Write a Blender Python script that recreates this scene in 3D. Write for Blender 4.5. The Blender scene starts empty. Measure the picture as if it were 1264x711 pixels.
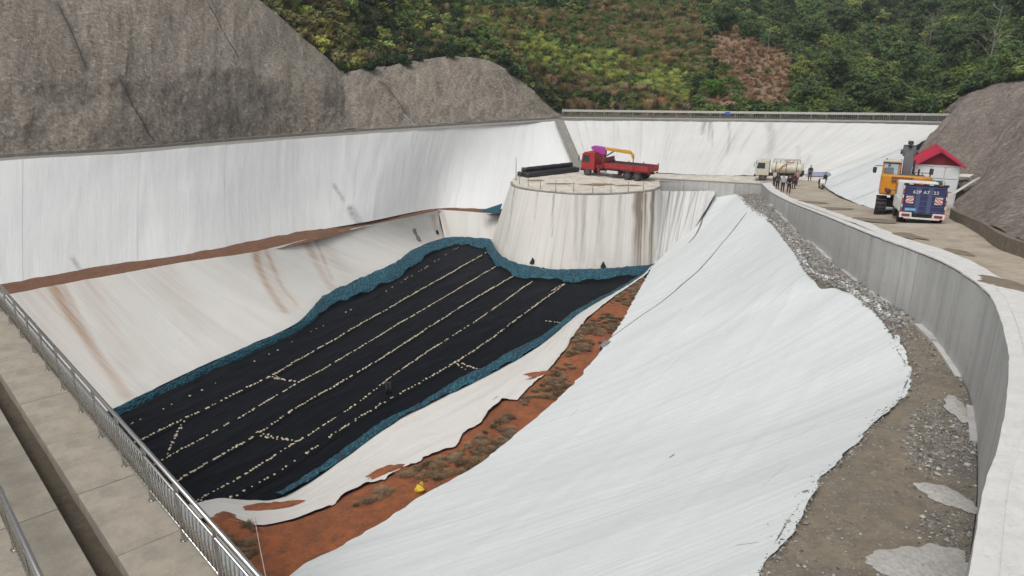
import bpy, bmesh, math, random
import numpy as np
from mathutils import Vector, Matrix, Euler

random.seed(7)
RNG = np.random.default_rng(7)
R = math.radians
scene = bpy.context.scene
COL = scene.collection

# ------------------------------------------------------------------ camera, sky, sun, exposure
FOC, CX, CY = 880.0, 632.0, 355.5          # focal length and centre of the picture, in picture pixels (1264 wide)
PITCH = R(17.68)
CAM = np.array([0.0, 0.0, 20.0])
cam_data = bpy.data.cameras.new('camera')
cam_data.sensor_width = 36.0
cam_data.lens = 36.0 * FOC / 1264.0
cam_data.clip_start = 0.2
cam_data.clip_end = 3000
cam = bpy.data.objects.new('camera', cam_data)
COL.objects.link(cam)
cam.location = CAM
cam.rotation_euler = (R(90) - PITCH, 0, 0)
scene.camera = cam

SUN_EL, SUN_AZ = R(60), R(216)             # azimuth clockwise from +Y: high, behind the viewer's left shoulder
world = bpy.data.worlds.new('World')
scene.world = world
world.use_nodes = True
wn = world.node_tree.nodes
wl = world.node_tree.links
bg = wn['Background']
sky = wn.new('ShaderNodeTexSky')
sky.sky_type = 'NISHITA'
sky.sun_disc = False
sky.sun_elevation = SUN_EL
sky.sun_rotation = SUN_AZ
sky.dust_density = 4.0
sky.air_density = 1.0
hs = wn.new('ShaderNodeHueSaturation')
hs.inputs['Saturation'].default_value = 0.22
wl.new(sky.outputs[0], hs.inputs['Color'])
wl.new(hs.outputs[0], bg.inputs['Color'])
bg.inputs['Strength'].default_value = 0.105
sun_data = bpy.data.lights.new('sun', 'SUN')
sun_data.energy = 1.3
sun_data.angle = R(30)
sun_data.color = (1.0, 0.965, 0.92)
sun = bpy.data.objects.new('sun', sun_data)
COL.objects.link(sun)
sd = Vector((math.sin(SUN_AZ) * math.cos(SUN_EL), math.cos(SUN_AZ) * math.cos(SUN_EL), math.sin(SUN_EL)))
sun.rotation_euler = sd.to_track_quat('Z', 'Y').to_euler()
sun.location = (0, 0, 90)
vs = scene.view_settings
vs.view_transform = 'Standard'
vs.look = 'None'
vs.exposure = 0.12
vs.gamma = 1.0
vs.use_curve_mapping = False

# ------------------------------------------------------------------ survey helpers
ST, CT = math.sin(PITCH), math.cos(PITCH)

def ray(px, py):
    u = (px - CX) / FOC
    v = (py - CY) / FOC
    return np.array([u, CT - v * ST, -(v * CT + ST)])

def at(px, py, h):
    """the place on the level h metres below the viewpoint seen along this sightline"""
    r = ray(px, py)
    return CAM + r * (-h / r[2])

def atd(px, py, d):
    r = ray(px, py)
    return CAM + r * (d / r[1])

def proj(P):
    P = np.asarray(P, float)
    q = P - CAM
    zc = q[..., 1] * CT - q[..., 2] * ST
    yc = -(q[..., 1] * ST + q[..., 2] * CT)
    return np.stack([CX + FOC * q[..., 0] / zc, CY + FOC * yc / zc], -1)

ROAD_D = [-10, 6, 12, 20, 29, 33, 40, 55, 62, 72, 82, 120]
ROAD_H = [4.6, 5.35, 5.75, 6.25, 7.0, 7.35, 8.3, 10.5, 11.5, 12.5, 13.0, 13.1]
LEDG_D = [-20, 26, 34, 45, 55, 62, 70, 84, 120]
LEDG_H = [9.15, 9.15, 9.6, 10.9, 12.1, 12.8, 13.5, 14.4, 14.6]

def road_h(y): return np.interp(y, ROAD_D, ROAD_H)
def ledge_h(y): return np.interp(y, LEDG_D, LEDG_H)

def at_prof(px, py, f):
    r = ray(px, py)
    lo, hi = 0.5, 150.0
    for _ in range(60):
        m = (lo + hi) / 2
        if -(r[2] / r[1]) * m > f(m): hi = m
        else: lo = m
    return CAM + r * (lo / r[1])

def at_road(px, py): return at_prof(px, py, road_h)
def at_ledge(px, py): return at_prof(px, py, ledge_h)

# ------------------------------------------------------------------ noise in numpy
def _hash(ix, iy, seed):
    n = (ix.astype(np.int64) * 374761393 + iy.astype(np.int64) * 668265263 + seed * 1442695041) & 0x7fffffff
    n = ((n ^ (n >> 13)) * 1274126177) & 0x7fffffff
    n = (n ^ (n >> 16)) & 0x7fffffff
    return n / 0x7fffffff

def vnoise(x, y, seed=0):
    x = np.asarray(x, float); y = np.asarray(y, float)
    ix = np.floor(x); iy = np.floor(y)
    fx = x - ix; fy = y - iy
    fx = fx * fx * (3 - 2 * fx); fy = fy * fy * (3 - 2 * fy)
    a = _hash(ix, iy, seed); b = _hash(ix + 1, iy, seed)
    c = _hash(ix, iy + 1, seed); d = _hash(ix + 1, iy + 1, seed)
    return (a + (b - a) * fx + (c - a) * fy + (a - b - c + d) * fx * fy) * 2 - 1

def fbm(x, y, octv=4, seed=0, gain=0.5):
    s = 0; a = 1.0; t = 0
    for k in range(octv):
        s = s + a * vnoise(x * 2 ** k + 17.3 * k, y * 2 ** k - 9.1 * k, seed + k)
        t += a; a *= gain
    return s / t

# ------------------------------------------------------------------ object helpers
def props(o, label=None, cat=None, group=None, kind=None):
    if label: o['label'] = label
    if cat: o['category'] = cat
    if group: o['group'] = group
    if kind: o['kind'] = kind
    return o

def empty(name, loc, rz=0.0, label=None, cat=None, group=None, rot=None):
    o = bpy.data.objects.new(name, None)
    COL.objects.link(o)
    o.empty_display_size = 0.2
    o.location = Vector([float(c) for c in loc])
    o.rotation_euler = rot if rot is not None else (0, 0, rz)
    return props(o, label, cat, group)

def link_mesh(name, me, mat=None, parent=None, smooth=False):
    if mat is not None and not me.materials: me.materials.append(mat)
    if smooth:
        me.polygons.foreach_set('use_smooth', np.ones(len(me.polygons), bool))
    o = bpy.data.objects.new(name, me)
    COL.objects.link(o)
    if parent is not None: o.parent = parent
    return o

def np_mesh(name, V, F, uv=None, attrs=None):
    """V (n,3), F (m,k) with k equal for all faces; uv per vertex"""
    me = bpy.data.meshes.new(name)
    V = np.ascontiguousarray(V, np.float32); F = np.ascontiguousarray(F, np.int32)
    n, k = F.shape
    me.vertices.add(len(V)); me.vertices.foreach_set('co', V.ravel())
    me.loops.add(n * k); me.loops.foreach_set('vertex_index', F.ravel())
    me.polygons.add(n)
    me.polygons.foreach_set('loop_start', np.arange(0, n * k, k, dtype=np.int32))
    if uv is not None:
        ul = me.uv_layers.new(name='UVMap')
        ul.data.foreach_set('uv', np.ascontiguousarray(uv[F.ravel()], np.float32).ravel())
    if attrs:
        for an, av in attrs.items():
            at_ = me.attributes.new(an, 'FLOAT', 'POINT')
            at_.data.foreach_set('value', np.ascontiguousarray(av, np.float32).ravel())
    me.update(calc_edges=True)
    me.validate()
    me.polygons.foreach_set('use_smooth', np.zeros(len(me.polygons), bool))
    return me

class MB:
    """collects shapes in one bmesh; build() links them as one mesh object"""
    def __init__(self): self.bm = bmesh.new()
    def _bev(self, geom, w, seg=1):
        if w > 0:
            ed = set()
            for v in geom:
                if isinstance(v, bmesh.types.BMVert):
                    for e in v.link_edges: ed.add(e)
            bmesh.ops.bevel(self.bm, geom=list(ed), offset=w, segments=seg, profile=0.5, affect='EDGES')
    def box(self, c, s, rot=None, bevel=0.0, seg=1):
        M = Matrix.Translation(Vector([float(q) for q in c]))
        if rot is not None: M = M @ Euler(rot).to_matrix().to_4x4()
        M = M @ Matrix.Diagonal((s[0], s[1], s[2], 1))
        g = bmesh.ops.create_cube(self.bm, size=1.0, matrix=M)
        self._bev(g['verts'], bevel, seg)
        return self
    def cyl(self, p0, p1, r0, r1=None, seg=12, caps=True):
        p0 = Vector([float(q) for q in p0]); p1 = Vector([float(q) for q in p1])
        r1 = r0 if r1 is None else r1
        d = p1 - p0
        if d.length < 1e-6: return self
        q = d.to_track_quat('Z', 'Y').to_matrix().to_4x4()
        M = Matrix.Translation((p0 + p1) / 2) @ q
        bmesh.ops.create_cone(self.bm, cap_ends=caps, segments=seg, radius1=r0, radius2=r1, depth=d.length, matrix=M)
        return self
    def tube(self, pts, r, seg=8):
        pts = [Vector([float(q) for q in p]) for p in pts]
        rs = r if isinstance(r, (list, tuple)) else [r] * len(pts)
        rings = []
        for i, p in enumerate(pts):
            t = (pts[min(i + 1, len(pts) - 1)] - pts[max(i - 1, 0)]).normalized()
            a = Vector((0, 0, 1)) if abs(t.z) < 0.9 else Vector((1, 0, 0))
            u = t.cross(a).normalized(); w = t.cross(u).normalized()
            rings.append([self.bm.verts.new(p + (u * math.cos(2 * math.pi * k / seg) + w * math.sin(2 * math.pi * k / seg)) * rs[i]) for k in range(seg)])
        for i in range(len(rings) - 1):
            for k in range(seg):
                self.bm.faces.new((rings[i][k], rings[i][(k + 1) % seg], rings[i + 1][(k + 1) % seg], rings[i + 1][k]))
        self.bm.faces.new(rings[0][::-1]); self.bm.faces.new(rings[-1])
        return self
    def prism(self, poly, y0, y1, axis='y', bevel=0.0, seg=1):
        """poly of (a, b) pairs extruded along axis; for 'y' they are (x, z), for 'x' (y, z), for 'z' (x, y)"""
        def mk(a, b, t):
            return {'y': (a, t, b), 'x': (t, a, b), 'z': (a, b, t)}[axis]
        lo = [self.bm.verts.new(mk(a, b, y0)) for a, b in poly]
        hi = [self.bm.verts.new(mk(a, b, y1)) for a, b in poly]
        n = len(poly)
        self.bm.faces.new(lo[::-1]); self.bm.faces.new(hi)
        for i in range(n):
            self.bm.faces.new((lo[i], lo[(i + 1) % n], hi[(i + 1) % n], hi[i]))
        self._bev(lo + hi, bevel, seg)
        return self
    def ball(self, c, r, sc=(1, 1, 1), sub=2):
        M = Matrix.Translation(Vector([float(q) for q in c])) @ Matrix.Diagonal((r * sc[0], r * sc[1], r * sc[2], 1))
        bmesh.ops.create_icosphere(self.bm, subdivisions=sub, radius=1.0, matrix=M)
        return self
    def quad(self, *ps):
        self.bm.faces.new([self.bm.verts.new([float(q) for q in p]) for p in ps])
        return self
    def mesh(self, name):
        bmesh.ops.recalc_face_normals(self.bm, faces=self.bm.faces[:])
        me = bpy.data.meshes.new(name)
        self.bm.to_mesh(me); self.bm.free()
        return me
    def build(self, name, mat, parent=None, smooth=False, off=None):
        if off is not None:
            bmesh.ops.translate(self.bm, verts=self.bm.verts[:], vec=-Vector([float(q) for q in off]))
        return link_mesh(name, self.mesh(name), mat, parent, smooth)

# ------------------------------------------------------------------ materials
MATS = {}
class NT:
    def __init__(self, name):
        self.m = bpy.data.materials.new(name); self.m.use_nodes = True
        self.n = self.m.node_tree.nodes; self.l = self.m.node_tree.links
        self.b = self.n['Principled BSDF']
        MATS[name] = self.m
    def new(self, t, **kw):
        x = self.n.new(t)
        for k, v in kw.items(): setattr(x, k, v)
        return x
    def coord(self, kind='Object', scale=(1, 1, 1), rot=(0, 0, 0)):
        tc = self.new('ShaderNodeTexCoord'); mp = self.new('ShaderNodeMapping')
        mp.inputs['Scale'].default_value = scale; mp.inputs['Rotation'].default_value = rot
        self.l.new(tc.outputs[kind], mp.inputs['Vector'])
        return mp.outputs[0]
    def noise(self, vec, scale, detail=4, rough=0.55, dist=0.0):
        x = self.new('ShaderNodeTexNoise')
        x.inputs['Scale'].default_value = scale; x.inputs['Detail'].default_value = detail
        x.inputs['Roughness'].default_value = rough; x.inputs['Distortion'].default_value = dist
        self.l.new(vec, x.inputs['Vector'])
        return x.outputs['Fac']
    def voro(self, vec, scale, feature='F1', out='Distance'):
        x = self.new('ShaderNodeTexVoronoi', feature=feature)
        x.inputs['Scale'].default_value = scale
        self.l.new(vec, x.inputs['Vector'])
        return x.outputs[out]
    def ramp(self, fac, a, b, ca=0.0, cb=1.0):
        x = self.new('ShaderNodeMapRange')
        x.inputs['From Min'].default_value = a; x.inputs['From Max'].default_value = b
        x.inputs['To Min'].default_value = ca; x.inputs['To Max'].default_value = cb
        self.l.new(fac, x.inputs['Value'])
        return x.outputs[0]
    def math(self, op, a, b=None):
        x = self.new('ShaderNodeMath', operation=op)
        for i, q in enumerate((a, b)):
            if q is None: continue
            if isinstance(q, (int, float)): x.inputs[i].default_value = q
            else: self.l.new(q, x.inputs[i])
        return x.outputs[0]
    def mix(self, fac, a, b, mode='MIX'):
        x = self.new('ShaderNodeMix', data_type='RGBA', blend_type=mode)
        for i, q in ((0, fac), (6, a), (7, b)):
            if isinstance(q, (int, float)): x.inputs[i].default_value = q
            elif isinstance(q, (tuple, list)): x.inputs[i].default_value = (q[0], q[1], q[2], 1)
            else: self.l.new(q, x.inputs[i])
        return x.outputs[2]
    def attr(self, name, kind='GEOMETRY', out='Fac'):
        x = self.new('ShaderNodeAttribute', attribute_name=name, attribute_type=kind)
        return x.outputs[out]
    def bump(self, height, strength=0.5, dist=0.1, chain=None):
        x = self.new('ShaderNodeBump')
        x.inputs['Strength'].default_value = strength; x.inputs['Distance'].default_value = dist
        self.l.new(height, x.inputs['Height'])
        if chain is not None: self.l.new(chain, x.inputs['Normal'])
        return x.outputs[0]
    def done(self, color, rough=0.8, normal=None, spec=None, metal=None):
        if isinstance(color, (tuple, list)): self.b.inputs['Base Color'].default_value = (*color[:3], 1)
        else: self.l.new(color, self.b.inputs['Base Color'])
        if isinstance(rough, (int, float)): self.b.inputs['Roughness'].default_value = rough
        else: self.l.new(rough, self.b.inputs['Roughness'])
        if normal is not None: self.l.new(normal, self.b.inputs['Normal'])
        if spec is not None: self.b.inputs['Specular IOR Level'].default_value = spec
        if metal is not None: self.b.inputs['Metallic'].default_value = metal
        return self.m

def paint(name, c, rough=0.45, dirt=0.35, dcol=(0.23, 0.19, 0.14), scale=3.0, metal=0.0):
    t = NT(name); v = t.coord('Object')
    n = t.noise(v, scale, 6, 0.65)
    f = t.ramp(n, 0.45, 0.75, 0.0, dirt)
    col = t.mix(f, c, dcol)
    n2 = t.noise(v, scale * 9, 3)
    col = t.mix(t.ramp(n2, 0.3, 0.7, 0.0, 0.12), col, tuple(q * 0.5 for q in c))
    return t.done(col, t.ramp(n, 0.3, 0.8, rough, min(1, rough + 0.3)), metal=metal)

def ground(name, cols, scale=0.5, rough=0.95, bump=0.3, bdist=0.1, fine=6.0, coord='Object', stretch=(1, 1, 1)):
    t = NT(name); v = t.coord(coord, stretch)
    a = t.noise(v, scale, 6, 0.6); b = t.noise(v, scale * 3.7, 8, 0.7); c = t.noise(v, scale * fine * 3, 6, 0.7)
    col = t.mix(t.ramp(a, 0.35, 0.65), cols[0], cols[1])
    col = t.mix(t.ramp(b, 0.42, 0.68), col, cols[2])
    if len(cols) > 3: col = t.mix(t.ramp(c, 0.55, 0.72, 0, 0.7), col, cols[3])
    nb = t.bump(t.math('ADD', b, t.math('MULTIPLY', c, 0.6)), bump, bdist)
    return t.done(col, rough, nb)

def fabric(name, base, tint, stain_col, stain_amt=0.0, streak=(0.9, 0.035), ang=0.0, wr=0.5, kind='UV', con=1.0):
    """woven white geotextile: UV in metres, V runs down the slope"""
    t = NT(name)
    v = t.coord('UV', (1, 1, 1))
    vr = t.coord(kind, (streak[0], streak[1], 1 if kind == 'UV' else .02), (0, 0, ang))
    vr2 = t.coord(kind, (streak[0] * (3.1 if kind == 'UV' else 2.0), streak[1] * (2.0 if kind == 'UV' else 3.1), 1 if kind == 'UV' else .02), (0, 0, ang))
    big = t.noise(v, 0.13, 5, 0.6)
    s1 = t.noise(vr, 1.0, 5, 0.6, 0.3)
    s2 = t.noise(vr2, 1.0, 4, 0.6, 0.2)
    fine = t.noise(v, 2.2, 6, 0.65)
    col = t.mix(t.ramp(big, 0.35, 0.7), base, tint)
    col = t.mix(t.ramp(s1, 0.48, 0.70, 0, 0.36 * con), col, tuple(q * 0.78 for q in tint))
    col = t.mix(t.ramp(s2, 0.56, 0.72, 0, 0.34 * con), col, tuple(q * 0.82 for q in base))
    if stain_amt > 0:
        m = t.math('MULTIPLY', t.ramp(s2, 0.50, 0.66), t.ramp(s1, 0.42, 0.62, 0.1, 1.0))
        col = t.mix(t.math('MULTIPLY', m, stain_amt), col, stain_col)
    st = t.attr('stain')
    brk = t.ramp(s2, 0.3, 0.6, 0.35, 1.0)
    col = t.mix(t.math('MULTIPLY', st, brk), col, stain_col)
    gr = t.attr('grime')
    col = t.mix(t.math('MULTIPLY', gr, t.ramp(fine, 0.3, 0.65, 0.2, 1.0)), col, (0.16, 0.15, 0.14))
    spk = t.noise(v, 7.0, 2, 0.5)
    col = t.mix(t.ramp(spk, 0.77, 0.80, 0, 0.5), col, (0.3, 0.28, 0.25))
    h = t.math('ADD', t.math('MULTIPLY', s1, 0.8), t.math('ADD', t.math('MULTIPLY', s2, 0.5), t.math('MULTIPLY', fine, 0.25)))
    nb = t.bump(h, wr, 0.35)
    return t.done(col, 0.75, nb, spec=0.25)

fab_left = fabric('white_geotextile', (0.80, 0.805, 0.795), (0.745, 0.755, 0.75), (0.30, 0.27, 0.23), 0.05, streak=(0.6, 0.07), ang=R(0), wr=0.16, con=.32)
fab_low = fabric('white_geotextile_warm', (0.74, 0.725, 0.69), (0.69, 0.67, 0.62), (0.40, 0.24, 0.14), 0.08, streak=(0.6, 0.05), wr=0.2, con=.7)
fab_far = fabric('white_geotextile_far', (0.72, 0.72, 0.70), (0.64, 0.645, 0.63), (0.25, 0.22, 0.19), 0.22, wr=0.3)
fab_drum = fabric('white_geotextile_stained', (0.72, 0.70, 0.655), (0.65, 0.63, 0.59), (0.23, 0.19, 0.15), 0.30, streak=(1.5, 0.02), wr=0.3)
fab_wing = fabric('white_geotextile_streaked', (0.70, 0.70, 0.68), (0.62, 0.62, 0.60), (0.17, 0.15, 0.14), 0.75, streak=(1.5, 0.02), wr=0.4)
fab_right = fabric('white_geotextile_cool', (0.75, 0.78, 0.772), (0.70, 0.735, 0.725), (0.34, 0.33, 0.31), 0.05, streak=(0.03, 0.9), ang=R(-51.5), wr=0.2, kind='Object', con=.9)
fab_bank = fabric('white_geotextile_bank', (0.75, 0.78, 0.772), (0.70, 0.735, 0.725), (0.34, 0.33, 0.31), 0.05, wr=0.2, con=.7)
fab_skirt = fabric('white_geotextile_soiled', (0.76, 0.74, 0.70), (0.70, 0.67, 0.63), (0.42, 0.2, 0.1), 0.12, streak=(0.05, 0.6), wr=0.5)

t = NT('black_geomembrane'); v = t.coord('UV')
n1 = t.noise(v, 0.35, 5, 0.6, 0.4); n2 = t.noise(t.coord('UV', (0.25, 2.2, 1), (0, 0, R(12))), 1.0, 5, 0.6, 0.4); n3 = t.noise(v, 3.0, 5, 0.6)
col = t.mix(t.ramp(n1, 0.35, 0.7), (0.003, 0.0040, 0.0068), (0.006, 0.0074, 0.0112))
col = t.mix(t.ramp(n3, 0.6, 0.8, 0, 0.35), col, (0.02, 0.02, 0.022))
nb = t.bump(t.math('ADD', n2, t.math('MULTIPLY', n3, 0.35)), 0.25, 0.2)
black_liner_mat = t.done(col, t.ramp(n1, 0.3, 0.7, 0.55, 0.7), nb, spec=0.09)

t = NT('blue_mesh_netting'); v = t.coord('UV', (1, 1, 1))
c1 = t.voro(v, 5.0); n1 = t.noise(v, 0.6, 4); n2 = t.noise(v, 14, 3)
col = t.mix(t.ramp(n1, 0.35, 0.7), (0.007, 0.115, 0.19), (0.018, 0.185, 0.22))
col = t.mix(t.ramp(c1, 0.25, 0.6, 0, 0.85), col, (0.003, 0.018, 0.035))
col = t.mix(t.ramp(n2, 0.58, 0.75, 0, 0.6), col, (0.05, 0.20, 0.28))
net_mat = t.done(col, 0.6, t.bump(c1, 0.9, 0.12))

soil_mat = ground('red_soil', [(0.40, 0.125, 0.042), (0.27, 0.085, 0.034), (0.165, 0.07, 0.036), (0.40, 0.20, 0.11)], 0.6, bump=0.7, bdist=0.15)
bench_mat = ground('brown_bench_soil', [(0.22, 0.095, 0.048), (0.17, 0.08, 0.044), (0.115, 0.07, 0.042), (0.27, 0.16, 0.10)], 0.7, bump=0.6)
ledge_mat = ground('gravelly_ledge', [(0.28, 0.235, 0.17), (0.225, 0.195, 0.15), (0.155, 0.138, 0.112), (0.42, 0.40, 0.36)], 0.45, bump=1.0, bdist=0.08)
road_mat = ground('dusty_road', [(0.50, 0.44, 0.35), (0.42, 0.36, 0.28), (0.30, 0.25, 0.19), (0.55, 0.51, 0.44)], 0.22, bump=0.3, bdist=0.05)
plat_mat = ground('muddy_concrete', [(0.72, 0.69, 0.62), (0.66, 0.62, 0.54), (0.45, 0.39, 0.31), (0.74, 0.71, 0.66)], 0.3, bump=0.25, bdist=0.05)
shoulder_mat = ground('pale_concrete', [(0.74, 0.73, 0.70), (0.69, 0.68, 0.65), (0.61, 0.60, 0.57), (0.48, 0.46, 0.43)], 0.8, bump=0.25, bdist=0.03)
walk_mat = ground('walkway_concrete', [(0.385, 0.345, 0.275), (0.325, 0.29, 0.235), (0.27, 0.245, 0.205), (0.43, 0.40, 0.34)], 0.55, bump=0.25, bdist=0.03)
drain_mat = ground('drain_silt', [(0.115, 0.092, 0.066), (0.08, 0.066, 0.05), (0.145, 0.118, 0.082), (0.21, 0.18, 0.135)], 1.5, bump=0.8, bdist=0.08)
kerb_mat = ground('weathered_concrete', [(0.33, 0.315, 0.285), (0.27, 0.26, 0.235), (0.22, 0.205, 0.18), (0.38, 0.37, 0.34)], 0.8, bump=0.3, bdist=0.03)
t = NT('hill_earth'); v = t.coord('Object')
a = t.noise(v, 0.15, 6, 0.6); b = t.noise(v, 1.1, 7, 0.7); c = t.noise(v, 4.0, 5, 0.7)
col = t.mix(t.ramp(a, .35, .65), (0.15, 0.14, 0.07), (0.10, 0.11, 0.05))
brown = t.mix(t.ramp(b, .4, .68), (0.36, 0.25, 0.165), (0.27, 0.18, 0.12))
brown = t.mix(t.ramp(c, .5, .72, 0, .8), brown, (0.42, 0.32, 0.23))
earth_mat = t.done(t.mix(t.attr('cleared'), col, brown), 0.95, t.bump(t.math('ADD', b, c), .9, .4))
base_mat = ground('base_ground', [(0.14, 0.11, 0.075), (0.11, 0.09, 0.06), (0.09, 0.08, 0.05)], 0.05)

t = NT('retaining_concrete'); v = t.coord('Object'); vs_ = t.coord('Object', (1.3, 1.3, 0.09))
a = t.noise(v, 0.5, 6, 0.6); b = t.noise(vs_, 1.1, 6, 0.65, 0.3); c = t.noise(v, 9, 5, 0.6)
col = t.mix(t.ramp(a, 0.35, 0.7), (0.58, 0.575, 0.55), (0.50, 0.495, 0.475))
col = t.mix(t.ramp(b, 0.46, 0.72, 0, 0.7), col, (0.35, 0.345, 0.33))
col = t.mix(t.ramp(c, 0.55, 0.75, 0, 0.4), col, (0.55, 0.55, 0.53))
oi = t.new('ShaderNodeObjectInfo'); k = t.new('ShaderNodeCombineColor'); g_ = t.ramp(oi.outputs['Random'], 0, 1, .84, 1.06)
for q in range(3): t.l.new(g_, k.inputs[q])
col = t.mix(1.0, col, k.outputs[0], 'MULTIPLY')
d = t.noise(v, 2.5, 7, .75); col = t.mix(t.ramp(d, .56, .70, 0, .45), col, (0.24, 0.235, 0.22))
wall_mat = t.done(col, 0.9, t.bump(t.math('ADD', c, b), 0.45, 0.05))

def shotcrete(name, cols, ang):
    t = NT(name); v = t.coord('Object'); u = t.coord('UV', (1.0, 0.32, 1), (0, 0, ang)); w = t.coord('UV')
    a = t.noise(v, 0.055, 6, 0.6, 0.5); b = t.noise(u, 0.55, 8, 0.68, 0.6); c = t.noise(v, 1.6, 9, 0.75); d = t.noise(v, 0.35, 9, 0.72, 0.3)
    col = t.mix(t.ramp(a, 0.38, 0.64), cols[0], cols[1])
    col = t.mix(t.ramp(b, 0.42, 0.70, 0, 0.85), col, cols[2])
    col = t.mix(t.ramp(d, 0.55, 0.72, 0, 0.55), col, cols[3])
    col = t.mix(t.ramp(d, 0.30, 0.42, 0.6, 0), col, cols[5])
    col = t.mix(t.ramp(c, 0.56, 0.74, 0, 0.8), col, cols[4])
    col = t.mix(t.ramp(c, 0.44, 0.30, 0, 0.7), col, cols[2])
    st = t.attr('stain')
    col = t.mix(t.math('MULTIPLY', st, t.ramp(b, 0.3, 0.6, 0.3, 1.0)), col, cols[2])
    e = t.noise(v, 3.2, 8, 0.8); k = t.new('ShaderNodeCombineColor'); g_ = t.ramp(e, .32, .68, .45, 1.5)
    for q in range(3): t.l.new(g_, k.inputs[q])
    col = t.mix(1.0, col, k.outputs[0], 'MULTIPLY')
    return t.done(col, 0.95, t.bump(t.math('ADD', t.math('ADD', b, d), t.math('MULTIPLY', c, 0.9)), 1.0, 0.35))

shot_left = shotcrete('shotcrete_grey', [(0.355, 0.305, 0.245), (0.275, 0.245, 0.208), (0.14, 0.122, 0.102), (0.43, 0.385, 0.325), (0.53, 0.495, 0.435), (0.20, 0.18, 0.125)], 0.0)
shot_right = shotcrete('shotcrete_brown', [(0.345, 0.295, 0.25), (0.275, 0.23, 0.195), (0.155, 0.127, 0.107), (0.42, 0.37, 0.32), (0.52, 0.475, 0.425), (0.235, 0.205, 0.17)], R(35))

# ------------------------------------------------------------------ surfaces lofted between surveyed lines
def catmull(P, t):
    P = np.asarray(P, float); n = len(P)
    t = np.clip(np.asarray(t, float), 0, n - 1)
    i = np.minimum(t.astype(int), n - 2); f = (t - i)[:, None]
    p1 = P[i]; p2 = P[i + 1]
    p0 = np.where((i > 0)[:, None], P[np.maximum(i - 1, 0)], 2 * p1 - p2)
    p3 = np.where((i < n - 2)[:, None], P[np.minimum(i + 2, n - 1)], 2 * p2 - p1)
    m1 = (p2 - p0) * 0.5; m2 = (p3 - p1) * 0.5
    return ((2 * f**3 - 3 * f**2 + 1) * p1 + (f**3 - 2 * f**2 + f) * m1 + (-2 * f**3 + 3 * f**2) * p2 + (f**3 - f**2) * m2)

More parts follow.
